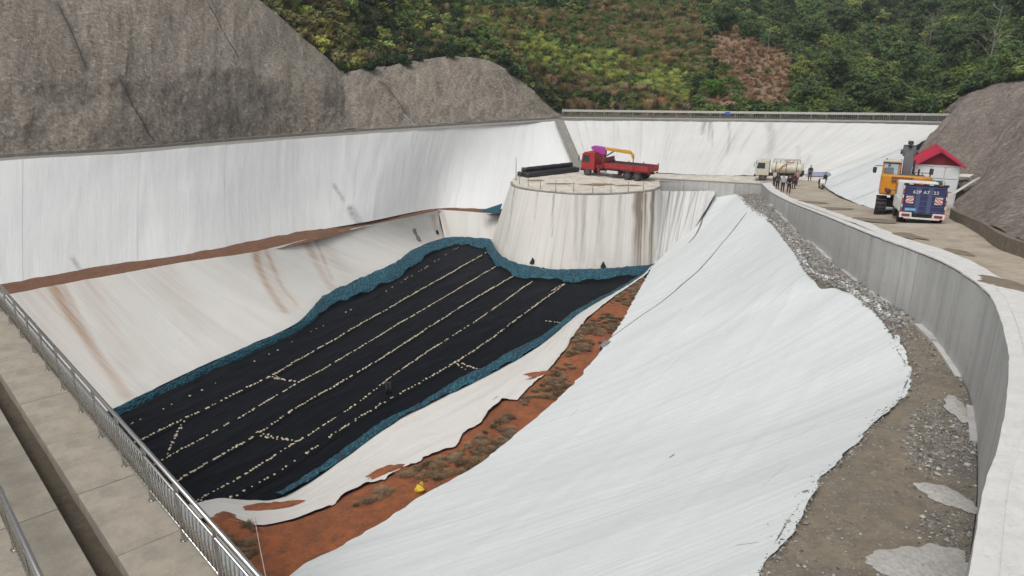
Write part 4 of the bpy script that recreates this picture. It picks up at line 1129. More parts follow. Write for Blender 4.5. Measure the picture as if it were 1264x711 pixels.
def scatter_group(coll):
    ng = bpy.data.node_groups.new('scatter_' + coll.name, 'GeometryNodeTree')
    ng.interface.new_socket('Geometry', in_out='INPUT', socket_type='NodeSocketGeometry')
    ng.interface.new_socket('Geometry', in_out='OUTPUT', socket_type='NodeSocketGeometry')
    N = ng.nodes; L = ng.links
    gi = N.new('NodeGroupInput'); go = N.new('NodeGroupOutput'); ip = N.new('GeometryNodeInstanceOnPoints'); ci = N.new('GeometryNodeCollectionInfo')
    ci.inputs['Collection'].default_value = coll; ci.inputs['Separate Children'].default_value = True; ci.inputs['Reset Children'].default_value = True
    def na(nm, ty):
        x = N.new('GeometryNodeInputNamedAttribute'); x.data_type = ty; x.inputs['Name'].default_value = nm; return x.outputs['Attribute']
    L.new(gi.outputs[0], ip.inputs['Points']); L.new(ci.outputs[0], ip.inputs['Instance'])
    ip.inputs['Pick Instance'].default_value = True
    L.new(na('pick', 'INT'), ip.inputs['Instance Index']); L.new(na('turn', 'FLOAT_VECTOR'), ip.inputs['Rotation']); L.new(na('size', 'FLOAT_VECTOR'), ip.inputs['Scale'])
    L.new(ip.outputs[0], go.inputs[0])
    return ng
def scatter(name, coll, pts, turn, size, tint, label, cat):
    n = len(pts); me = bpy.data.meshes.new(name)
    me.vertices.add(n); me.vertices.foreach_set('co', np.ascontiguousarray(pts, np.float32).ravel())
    for an, ty, av, key in (('turn', 'FLOAT_VECTOR', turn, 'vector'), ('size', 'FLOAT_VECTOR', size, 'vector'), ('tint', 'FLOAT_COLOR', np.c_[tint, np.ones(n)], 'color')):
        x = me.attributes.new(an, ty, 'POINT'); x.data.foreach_set(key, np.ascontiguousarray(av, np.float32).ravel())
    x = me.attributes.new('pick', 'INT', 'POINT'); x.data.foreach_set('value', RNG.integers(0, len(coll.objects), n).astype(np.int32))
    me.update()
    o = bpy.data.objects.new(name, me); COL.objects.link(o)
    m = o.modifiers.new('scatter', 'NODES'); m.node_group = scatter_group(coll)
    props(o, label, cat, kind='stuff')
    return o

# sample the hillside
NS = 90000
us = RNG.uniform(0, 1, NS); vv = RNG.uniform(0, .92, NS) ** 1.25
HP_ = hill.pos(us, vv); HQ = proj(HP_)
dist = np.hypot(HP_[:, 0], HP_[:, 1])
keep = (HQ[:, 0] > 290) & (HQ[:, 0] < 1320) & (HQ[:, 1] > -45) & (HQ[:, 1] < 150) & (vv > .004)
HP_ = HP_[keep]; HQ = HQ[keep]; vv = vv[keep]
# even out: grid-hash thinning
def thin(P, cell, limit):
    seen = {}; out = []
    for i, p in enumerate(P):
        k = (int(p[0] / cell), int(p[1] / cell))
        if seen.get(k, 0) < limit: seen[k] = seen.get(k, 0) + 1; out.append(i)
    return np.array(out)
ix = thin(HP_, .92, 1); HP_ = HP_[ix]; HQ = HQ[ix]; vv = vv[ix]
x, y = HQ[:, 0], HQ[:, 1]
n1 = fbm(HP_[:, 0] * .07, HP_[:, 1] * .07, 4, 401); n2 = fbm(HP_[:, 0] * .2, HP_[:, 1] * .2, 3, 402); rnd = RNG.uniform(0, 1, len(x))
cl = cleared_mask(HQ)
leftm = (x < 560 + y * 1.0 + 25 * n1) & (y < 130)
forest = (x > 1000 + 30 * n1) | ((x > 865) & (y < 30 + (x - 865) * .42 + 12 * n1)) | ((x > 540) & (x < 720) & (y < 14 + 8 * n1))
grassy = ~leftm & ~forest & (cl < .4)
tint = np.zeros((len(x), 3)); kind = np.zeros(len(x), int); sz = np.ones(len(x))
G = {'dark': (0.017, 0.032, 0.013), 'mid': (0.045, 0.078, 0.020), 'bright': (0.135, 0.175, 0.042), 'olive': (0.088, 0.094, 0.036), 'dry': (0.135, 0.104, 0.066), 'pink': (0.150, 0.114, 0.088), 'straw': (0.24, 0.19, 0.10), 'grey': (0.12, 0.13, 0.10), 'forest': (0.030, 0.058, 0.020)}
G = {k: np.array(v) * np.array([4.1, 3.6, 3.1]) for k, v in G.items()}
G = {k: v * .78 + v.mean() * .22 for k, v in G.items()}
for i in range(len(x)):
    r = rnd[i]
    if cl[i] > .4:
        if r < .12: kind[i] = -1; continue
        kind[i] = 1; tint[i] = np.array([.50, .36, .24]) if r < .6 else (np.array([.40, .27, .18]) if r < .85 else np.array([.58, .45, .30])); sz[i] = RNG.uniform(.3, .7)
        if n2[i] > .42: kind[i] = 0; tint[i] = G['mid']; sz[i] = .8
    elif leftm[i]:
        kind[i] = 0; q = n1[i] + .5 * n2[i]
        tint[i] = G['dark'] if q < -.12 else (G['mid'] if q < .22 else G['olive'])
        if r > .90: tint[i] = G['bright'] * .8
        if r < .05: tint[i] = G['dry'] * .8
        sz[i] = 1.0 + .5 * max(0, n2[i]); 
        if r < .12: kind[i] = 1
    elif forest[i]:
        kind[i] = 0; tint[i] = G['forest'] if n2[i] < .1 else G['mid']; sz[i] = 1.5
        if r > .93: tint[i] = G['bright'] * .7
    else:
        ridge = abs(y[i] - (55 + (x[i] - 640) * .28)) < 20 + 10 * n2[i]
        low = (y[i] > 96 + 10 * n1[i])
        if ridge and x[i] < 850:
            kind[i] = 1 if r < .6 else 0; tint[i] = G['bright'] if r < .62 else G['mid']
            if n2[i] > .3: tint[i] = G['olive']; 
            sz[i] = .85
        elif low:
            kind[i] = 1 if r < .62 else 0
            tint[i] = G['pink'] if r < .26 + .3 * n1[i] else (G['olive'] if r < .6 else G['mid'])
            if r > .85: tint[i] = G['dark']
            if x[i] > 850: kind[i] = 0; tint[i] = G['mid'] if r < .6 else G['dark']
        else:
            kind[i] = 1 if r < .5 else 0
            tint[i] = G['olive'] if r < .4 else (G['dry'] if r < .52 else (G['mid'] if n2[i] < .2 else G['dark']))
            if x[i] > 720 and r < .5: tint[i] = (G['olive'] + G['dry']) * .5
tint *= RNG.uniform(.7, 1.35, (len(x), 1)) * np.stack([RNG.uniform(.9, 1.15, len(x)), np.ones(len(x)), RNG.uniform(.8, 1.1, len(x))], -1)
for kd, coll, name, lab, cat in ((0, SHRUBS, 'shrub_cover', 'dense green shrubs covering the hillside behind the pit', 'shrubs'), (1, TUFTS, 'tall_grass', 'yellowish and reddish tall grass among the hillside shrubs', 'grass')):
    m = kind == kd; n = m.sum()
    s = sz[m] * RNG.uniform(.5, 1.0, n) ** .8 * 1.35 * (1.15 if kd == 0 else 1.2)
    scatter(name, coll, HP_[m] - [0, 0, .08], np.c_[RNG.uniform(-.15, .15, n), RNG.uniform(-.15, .15, n), RNG.uniform(0, 6.28, n)], np.c_[s * RNG.uniform(.9, 1.3, n), s * RNG.uniform(.9, 1.3, n), s * RNG.uniform(.85, 1.3, n)], tint[m], lab, cat)
print('SCATTER', len(x), (kind == 0).sum(), (kind == 1).sum())

# brown grass on the red soil and the brown bench
def soil_tufts():
    u = RNG.uniform(0, 1, 7000); v = RNG.uniform(0, 1, 7000); P = soil.pos(u, v)
    n = fbm(P[:, 0] * .5, P[:, 1] * .5, 3, 55); near = P[:, 1] < 27
    ok = (n > np.where(near, .22, -.05)) & (v > np.where(near, .56, .52)) & (v < np.where(near, .95, .78))
    return P[ok]
ST_ = soil_tufts(); n = len(ST_)
s = RNG.uniform(.15, .42, n)
scatter('dry_grass', TUFTS, ST_, np.c_[np.zeros((n, 2)), RNG.uniform(0, 6.28, n)], np.c_[s, s, s * .32], np.array([(0.34, 0.24, 0.15)]) * RNG.uniform(.5, 1.5, (n, 1)), 'flattened dry brown grass on the soil benches', 'grass')

# ---- trees
def crown_mesh(seed, h, rx, ncl, per, size, flat=.75):
    rng = np.random.default_rng(seed)
    d = rng.normal(size=(ncl, 3)); d /= np.linalg.norm(d, axis=1)[:, None]
    c = d * (rng.uniform(.25, .95, ncl) ** .6)[:, None] * np.array([rx, rx, h * .36]) + np.array([0, 0, h * .62])
    V, F = leaves(c, rng.uniform(.16, .34, ncl) * rx * 1.35, per, size, rng, 1.1, flat)
    return np_mesh('crown', V, F)
def trunk_mesh(seed, h, r, bare=False):
    rr = random.Random(seed); mb = MB()
    pts = [(0, 0, -.5)]; x_ = y_ = 0
    for k in range(1, 6):
        x_ += rr.uniform(-.12, .12) * h * .12; y_ += rr.uniform(-.12, .12) * h * .12
        pts.append((x_, y_, h * .88 * k / 5))
    mb.tube(pts, [r * (1 - .16 * k) for k in range(6)], 7)
    for k in range(7 if not bare else 16):
        i = rr.randint(1 if bare else 2, 4); p = Vector(pts[i]).lerp(Vector(pts[i + 1]), rr.random()); a = rr.uniform(0, 6.28); L = h * rr.uniform(.16, .34)
        q = p + Vector((math.cos(a) * L * .8, math.sin(a) * L * .8, L * .55)); m_ = p.lerp(q, .5) + Vector((0, 0, -.06 * L))
        mb.tube([p, m_, q], [r * .4, r * .26, r * .1], 5)
        if bare:
            for _ in range(3):
                a2 = a + rr.uniform(-1, 1); e_ = m_.lerp(q, rr.random()) ; mb.tube([e_, e_ + Vector((math.cos(a2) * L * .4, math.sin(a2) * L * .4, L * .35))], [r * .16, r * .06], 4)
    return mb.mesh('trunk')
TREE_KINDS = []
for k, (h, rx, ncl, per, size) in enumerate([(7.0, 2.5, 34, 75, .36), (6.0, 2.3, 28, 80, .33), (8.5, 2.4, 38, 70, .38), (5.2, 2.4, 26, 80, .32), (9.0, 1.7, 34, 70, .33)]):
    cm = crown_mesh(500 + k, h, rx, ncl, per, size); cm.materials.append(leaf_tree)
    tm = trunk_mesh(520 + k, h, .12 + .012 * h); tm.materials.append(bark)
    TREE_KINDS.append((cm, tm))
def tree(p, kind, s, colr, label, group=None, name='forest_tree'):
    root = empty(name, p, random.uniform(0, 6.28), label, 'tree', group)
    cm, tm = TREE_KINDS[kind]
    for nm, me in (('crown', cm), ('trunk', tm)):
        o = bpy.data.objects.new(nm, me); COL.objects.link(o); o.parent = root; o.color = (*colr, 1)
        o.scale = (s, s, s)
    return root
cand = np.where(forest & (HQ[:, 1] > -40))[0]; RNG.shuffle(cand); placed = []
for i in cand:
    p = HP_[i]; sp = 3.1 if p[1] < 150 else 4.2
    if all((p[0] - q[0]) ** 2 + (p[1] - q[1]) ** 2 > sp * sp for q in placed) and HQ[i, 0] < 1290:
        if HQ[i, 0] > 1140 and HQ[i, 1] > 100: continue
        placed.append(p)
    if len(placed) >= 150: break
def tree_label(q, r, kd, far):
    tone = 'yellow-green' if r > .90 else ('mid-green' if r > .72 else 'dark green')
    form = ('round', 'bushy', 'tall', 'low spreading', 'slender')[kd]
    if q[0] < 760: where = 'on the ridge above the shrubby hillside'
    elif q[0] < 1010: where = 'on the hill top above the brown clearing' if q[1] < 45 else 'at the right side of the brown clearing'
    elif far: where = 'on the far valley side at the top of the picture'
    elif q[1] > 105: where = 'just behind the far berm railing' if q[0] < 1150 else 'beside the top of the right bank'
    else: where = 'in the forest above the tanker' if q[0] < 1090 else ('in the forest above the excavator' if q[0] < 1180 else 'in the forest above the right bank')
    return '%s %s tree %s' % (tone, form, where)
for k, p in enumerate(placed):
    q = proj(p); r = random.random()
    c = G['forest'] * random.uniform(.8, 1.5)
    if r > .72: c = G['mid'] * random.uniform(.9, 1.3)
    if r > .90: c = G['bright'] * .75
    far = p[1] > 165
    if q[0] < 870: kd = random.choice([0, 1, 3]); sc_ = random.uniform(.4, .6)
    else: kd = random.randrange(5); sc_ = random.uniform(.62, 1.05) * (1.15 if far else 1)
    tree(p - np.array([0, 0, .2]), kd, sc_, tuple(c), tree_label(q, r, kd, far), 'trees of the wooded hillside' if q[0] > 760 else 'trees on the left ridge')
def hill_at(px, py):
    u, v = hill.find(px, py); return hill.pos([u], [v])[0]
tree(hill_at(881, 128), 3, .62, (0.17, 0.33, 0.06), 'bright green bushy tree at the foot of the brown cleared slope', name='bushy_tree')
tree(hill_at(1068, 118), 1, .7, (0.28, 0.36, 0.06), 'yellow-green tree standing out before the dark forest', name='bushy_tree')
tree(hill_at(1187, 116), 1, .6, (0.24, 0.29, 0.07), 'olive green tree at the edge of the right grey bank', name='bushy_tree')
for (px, py, s, lab) in [(1221, 92, 1.25, 'bare pale tree rising from the forest at the upper right'), (1141, 70, 1.0, 'bare grey tree in the middle of the hazy forest'), (946, 82, .8, 'lone thin bare trunk on the brown cleared slope')]:
    p = hill_at(px, py); root = empty('bare_tree', p, 0, lab, 'tree')
    me = trunk_mesh(600 + px, 9.0, .13, s > .9); me.materials.append(pale_bark); o = link_mesh('trunk', me, None, root, True); o.scale = (s, s, s)
# single shrubs on the rim of the left cut
for (px, py, s, lab) in [(458, 86, 1.5, 'large dark shrub hanging over the rim of the grey cut slope'), (499, 78, 1.25, 'dark upright shrub second along the rim of the grey cut'), (519, 72, .8, 'small round dark shrub on the highest part of the grey rim'), (556, 72, .9, 'dark shrub where the grey rim starts to fall to the right'), (423, 84, 1.1, 'dark bluish shrub in the notch of the grey rim'), (634, 92, 1.5, 'tall dark shrub at the right end of the grey rim')]:
    p = left_hill.pos(*[[q] for q in left_hill.find(px, py + 3)])[0]; me = shrub_mesh(700 + px, 1.3, 12, 70, .15); me.materials.append(leaf_tree)
    root = empty('rim_shrub', p, 0, lab, 'shrub'); o = link_mesh('foliage', me, None, root); o.color = (0.06, 0.11, 0.042, 1); o.scale = (s, s, s)
    mb = MB(); mb.tube([(0, 0, -.4), (.05, 0, .3), (0, .05, .8)], [.05, .04, .02], 5); o = mb.build('stem', bark, root); o.scale = (s, s, s)

# ================================================================== things in the place
dg = bpy.context.evaluated_depsgraph_get(); dg.update()
def hit(px, py, only=None):
    r = Vector(ray(px, py)).normalized(); o0 = Vector(CAM)
    for _ in range(60):
        ok, loc, nrm, idx, ob, _m = scene.ray_cast(dg, o0, r)
        if not ok: return None, None
        if only is None or ob.name.split('.')[0] in only: return np.array(loc), np.array(nrm)
        o0 = loc + r * .05
    return np.array(loc), np.array(nrm)

red = paint('red_paint', (0.40, 0.020, 0.022), 0.4, 0.35)
dark_red = paint('dark_red_paint', (0.22, 0.015, 0.02), 0.45, 0.35)
yellow = paint('crane_yellow', (0.68, 0.36, 0.03), 0.4, 0.25)
purple = paint('magenta_paint', (0.42, 0.06, 0.40), 0.4, 0.15)
orange = paint('excavator_orange', (0.72, 0.28, 0.012), 0.4, 0.22)
white_p = paint('white_paint', (0.72, 0.72, 0.70), 0.4, 0.18)
cream = paint('cream_paint', (0.66, 0.62, 0.50), 0.45, 0.35)
dark = paint('dark_steel', (0.035, 0.035, 0.037), 0.55, 0.3)
grey_st = paint('grey_steel', (0.085, 0.087, 0.092), 0.5, 0.25)
chassis = paint('chassis_black', (0.02, 0.02, 0.021), 0.6, 0.5)
blue_p = paint('truck_blue', (0.030, 0.042, 0.13), 0.5, 0.22, (0.13, 0.12, 0.14))
blue_l = paint('truck_blue_light', (0.075, 0.095, 0.21), 0.5, 0.25, (0.15, 0.14, 0.15))
green_p = paint('dark_green_paint', (0.012, 0.10, 0.075), 0.5, 0.2)
roof_red = paint('roof_red', (0.50, 0.030, 0.075), 0.5, 0.15)
gable_red = paint('gable_red', (0.20, 0.012, 0.03), 0.6, 0.15)
sign_blue = paint('sign_blue', (0.05, 0.16, 0.55), 0.5, 0.05)
plate_blue = paint('plate_blue', (0.10, 0.33, 0.62), 0.5, 0.1)
lamp_red = paint('lamp_red', (0.30, 0.02, 0.025), 0.25, 0.1)
lamp_amber = paint('lamp_amber', (0.6, 0.22, 0.02), 0.3, 0.05)
refl_red = paint('reflector_red', (0.62, 0.085, 0.06), 0.5, 0.1)
yellow_bag_m = paint('yellow_plastic', (0.75, 0.52, 0.03), 0.45, 0.05)
wood_white = paint('white_board', (0.74, 0.73, 0.66), 0.6, 0.2)
roll_mat = paint('black_film', (0.020, 0.019, 0.024), 0.38, 0.35, (0.085, 0.075, 0.10), 1.5)
t = NT('window_glass'); t.b.inputs['Base Color'].default_value = (0.03, 0.045, 0.05, 1); t.b.inputs['Roughness'].default_value = 0.08; glass = t.m
t = NT('clear_glass'); t.b.inputs['Base Color'].default_value = (0.75, 0.85, 0.9, 1); t.b.inputs['Roughness'].default_value = 0.05; t.b.inputs['Transmission Weight'].default_value = 0.85; t.b.inputs['IOR'].default_value = 1.1; clear_glass = t.m
t = NT('tyre_rubber'); v = t.coord('Object'); tyre_m = t.done(t.mix(t.ramp(t.noise(v, 6, 4), .4, .7, 0, .6), (0.018, 0.018, 0.018), (0.12, 0.10, 0.08)), .9)

def wheel(parent, c, r, w, rim_mat=grey_st):
    root = bpy.data.objects.new('wheel', None); COL.objects.link(root); root.parent = parent; root.location = c
    mb = MB(); prof = [(.62, .5), (.94, .5), (1.0, .36), (1.0, -.36), (.94, -.5), (.62, -.5)]
    seg = 22; rings = []
    for a in range(seg):
        an = 2 * math.pi * a / seg
        rings.append([mb.bm.verts.new((math.cos(an) * r * q, w * s, math.sin(an) * r * q)) for q, s in prof])
    for a in range(seg):
        for k in range(len(prof)):
            mb.bm.faces.new((rings[a][k], rings[(a + 1) % seg][k], rings[(a + 1) % seg][(k + 1) % 6], rings[a][(k + 1) % 6]))
    mb.build('tyre', tyre_m, root, True)
    mb = MB(); mb.cyl((0, -w * .42, 0), (0, w * .42, 0), r * .63, seg=18).cyl((0, -w * .5, 0), (0, w * .5, 0), r * .2, seg=10)
    for k in range(8):
        an = 2 * math.pi * k / 8
        for s in (-1, 1): mb.cyl((math.cos(an) * r * .38, s * w * .40, math.sin(an) * r * .38), (math.cos(an) * r * .38, s * w * .46, math.sin(an) * r * .38), r * .045, seg=6)
    mb.build('rim', rim_mat, root)
    return root

def text_mesh(name, s, size, mat, parent, loc, rot, depth=.006):
    cu = bpy.data.curves.new(name, 'FONT'); cu.body = s; cu.size = size; cu.extrude = depth; cu.align_x = 'CENTER'; cu.align_y = 'CENTER'; cu.space_character = 1.15; cu.offset = size * .018
    ob = bpy.data.objects.new(name, cu); COL.objects.link(ob)
    d2 = bpy.context.evaluated_depsgraph_get(); me = bpy.data.meshes.new_from_object(ob.evaluated_get(d2))
    bpy.data.objects.remove(ob)
    o = link_mesh(name, me, None, parent); me.materials.clear(); me.materials.append(mat)
    o.location = loc; o.rotation_euler = rot
    return o

# ---------------- people
def skinned(name, verts, edges, sub=2):
    me = bpy.data.meshes.new(name); me.from_pydata([v[:3] for v in verts], edges, [])
    o = bpy.data.objects.new(name, me); COL.objects.link(o)
    o.modifiers.new('skin', 'SKIN'); sb = o.modifiers.new('sub', 'SUBSURF'); sb.levels = sb.render_levels = sub
    for k, v in enumerate(verts):
        sv = me.skin_vertices[0].data[k]; rr = v[3]; sv.radius = (rr[0], rr[1]) if isinstance(rr, tuple) else (rr, rr); sv.use_root = (k == 0)
    d2 = bpy.context.evaluated_depsgraph_get(); d2.update()
    m2 = bpy.data.meshes.new_from_object(o.evaluated_get(d2)); bpy.data.objects.remove(o)
    m2.polygons.foreach_set('use_smooth', np.ones(len(m2.polygons), bool))
    return m2
CLOTH = {}
def cloth(c):
    if c not in CLOTH:
        t = NT('cloth_%d' % len(CLOTH)); v = t.coord('Object'); n = t.noise(v, 7, 4)
        CLOTH[c] = t.done(t.mix(t.ramp(n, .4, .7, 0, .4), c, tuple(q * .6 for q in c)), .85)
    return CLOTH[c]
t = NT('skin'); skin_m = t.done((0.42, 0.25, 0.17), .6)
hair_m = paint('hair', (0.012, 0.010, 0.009), .5, 0)
def person(loc, heading, shirt, trousers, label, h=1.70, arm=0.0, stride=.06, long_sleeve=True, group=None, seated=False, bend=0.0):
    root = empty('person', loc, heading, label, 'person', group)
    k = h / 1.74
    def sc(vs): return [(a * k, b * k, c * k, tuple(q * k for q in r) if isinstance(r, tuple) else r * k) for a, b, c, r in vs]
    y1, y2 = stride, -stride
    if seated:
        pel, kn, an = .52, .50, .09
        legs = [(-.09, .02, pel, .09), (-.13, .40, kn + .02, .062), (-.13, .38, an, .042), (-.13, .52, .035, .036), (.09, .02, pel, .09), (.13, .40, kn + .02, .062), (.13, .38, an, .042), (.13, .52, .035, .036)]
        dz = pel - .95
    else:
        dz = 0.0
        legs = [(-.09, 0, .90, .092), (-.105, y1 * .6 + .02, .49, .062), (-.11, y1, .085, .042), (-.115, y1 + .14, .035, .036), (.09, 0, .90, .092), (.105, y2 * .6 + .02, .49, .062), (.11, y2, .085, .042), (.115, y2 + .14, .035, .036)]
    b = bend
    torso = [(0, 0, .95 + dz, (.145, .115)), (0, .03 * b, 1.12 + dz, (.14, .11)), (0, .10 * b, 1.34 + dz, (.165, .12)), (0, .16 * b, 1.47 + dz, (.07, .065)), (0, .18 * b + .01, 1.53 + dz, (.055, .055)), (0, .20 * b + .02, 1.63 + dz, (.082, .098)), (0, .20 * b + .015, 1.70 + dz, (.07, .085))]
    sh = .10 * b
    arms = [(-.17, sh, 1.42 + dz, .062), (-.235, sh + .0, 1.15 + dz, .046), (-.245, sh + .10 + arm * .25, .92 + dz + arm * .22, .034), (-.245, sh + .13 + arm * .3, .84 + dz + arm * .25, .030),
            (.17, sh, 1.42 + dz, .062), (.235, sh - .02, 1.15 + dz, .046), (.245, sh + .06, .90 + dz, .034), (.245, sh + .08, .82 + dz, .030)]
    V = torso + legs + arms
    E = [(0, 1), (1, 2), (2, 3), (3, 4), (4, 5), (5, 6), (0, 7), (7, 8), (8, 9), (9, 10), (0, 11), (11, 12), (12, 13), (13, 14), (2, 15), (15, 16), (16, 17), (17, 18), (2, 19), (19, 20), (20, 21), (21, 22)]
    me = skinned('body', sc(V), E)
    bmx = bmesh.new(); bmx.from_mesh(me); mb = MB(); mb.bm.free(); mb.bm = bmx
    for (ax, sgn) in ((18, -1), (22, 1)):        # fingers, nose and ears join the same surface
        hx, hy, hz = (q * k for q in V[ax][:3])
        for f in range(4): mb.tube([(hx, hy + (f - 1.5) * .016, hz), (hx - sgn * .004, hy + .012 + (f - 1.5) * .018, hz - .05 + abs(f - 1.4) * .006), (hx - sgn * .012, hy + .03 + (f - 1.5) * .018, hz - .085 + abs(f - 1.4) * .01)], [.009, .008, .006], 5)
        mb.tube([(hx, hy + .02, hz + .02), (hx - sgn * .012, hy + .05, hz - .005), (hx - sgn * .014, hy + .06, hz - .03)], [.010, .009, .007], 5)
    hy = V[5][1] * k; hz = V[5][2] * k
    mb.cyl((0, hy + .085 * k, hz + .01), (0, hy + .118 * k, hz - .02), .012, .016, 6)
    for s in (-1, 1): mb.ball((s * .083 * k, hy, hz - .005), .022, (.5, 1, 1.3), 1)
    me2 = bpy.data.meshes.new('body'); bmx.to_mesh(me2); bmx.free(); me2.polygons.foreach_set('use_smooth', np.ones(len(me2.polygons), bool))
    link_mesh('body', me2, skin_m, root)
    g = 1.16
    tv = [(a, b_, c, tuple(q * g for q in r) if isinstance(r, tuple) else r * g) for a, b_, c, r in [torso[0], torso[1], torso[2]] + [(0, .145 * b, 1.445 + dz, (.085, .075))] + arms[0:3] + arms[4:7]]
    ed = [(0, 1), (1, 2), (2, 3), (2, 4), (4, 5), (5, 6), (2, 7), (7, 8), (8, 9)] if long_sleeve else [(0, 1), (1, 2), (2, 3), (2, 4), (4, 5), (2, 6), (6, 7)]
    if not long_sleeve: tv = tv[:6] + tv[7:9]
    link_mesh('shirt', skinned('shirt', sc(tv), ed), cloth(shirt), root)
    lv = [(torso[0][0], torso[0][1], torso[0][2] - .01, (.15, .12))] + [(a, b_, c, r * 1.2) for a, b_, c, r in legs[0:3]] + [(a, b_, c, r * 1.2) for a, b_, c, r in legs[4:7]]
    link_mesh('trousers', skinned('trousers', sc(lv), [(0, 1), (1, 2), (2, 3), (0, 4), (4, 5), (5, 6)]), cloth(trousers), root)
    mb = MB()
    for q in (legs[3], legs[7]): mb.box((q[0] * k, (q[1] - .06) * k, .045 * k), (.095 * k, .27 * k, .085 * k), None, .03, 2)
    mb.build('shoes', dark, root, True)
    mb = MB(); mb.ball((0, hy - .012, hz + .045 * k), .105 * k, (.88, 1.02, .82), 2)
    bmesh.ops.delete(mb.bm, geom=[v_ for v_ in mb.bm.verts if v_.co.y > hy + .06 * k and v_.co.z < hz + .07 * k], context='VERTS')
    mb.build('hair', hair_m, root, True)
    return root

def road_pt(px, py): return at_road(px, py)
grp = 'people standing by the bend in the road'
person(road_pt(973, 239), R(160), (0.012, 0.012, 0.014), (0.015, 0.015, 0.018), 'person in black clothes nearest the viewer by the wall', 1.76, group=grp)
person(road_pt(965.5, 237), R(150), (0.38, 0.43, 0.52), (0.02, 0.02, 0.025), 'person in a pale blue shirt and dark trousers by the wall', 1.68, group=grp)
person(road_pt(959, 234), R(-30), (0.05, 0.045, 0.04), (0.018, 0.018, 0.02), 'person in a dark brown jacket beside the wall coping', 1.68, .3, group=grp)
person(road_pt(955, 229.5), R(-60), (0.55, 0.52, 0.52), (0.03, 0.03, 0.035), 'person in a white top behind the others near the tanker', 1.66, long_sleeve=False, group=grp)
person(road_pt(979, 233), R(200), (0.10, 0.03, 0.035), (0.02, 0.018, 0.02), 'person in dark maroon clothes behind the one in black', 1.64, .2, group=grp, bend=.4)
person(road_pt(983, 229), R(120), (0.42, 0.28, 0.28), (0.06, 0.05, 0.06), 'person in a dusty pink top at the right of the cluster', 1.60, .5, group=grp)
person(road_pt(999, 223), R(170), (0.035, 0.045, 0.04), (0.02, 0.02, 0.022), 'person in dark green clothes standing alone on the road', 1.74)

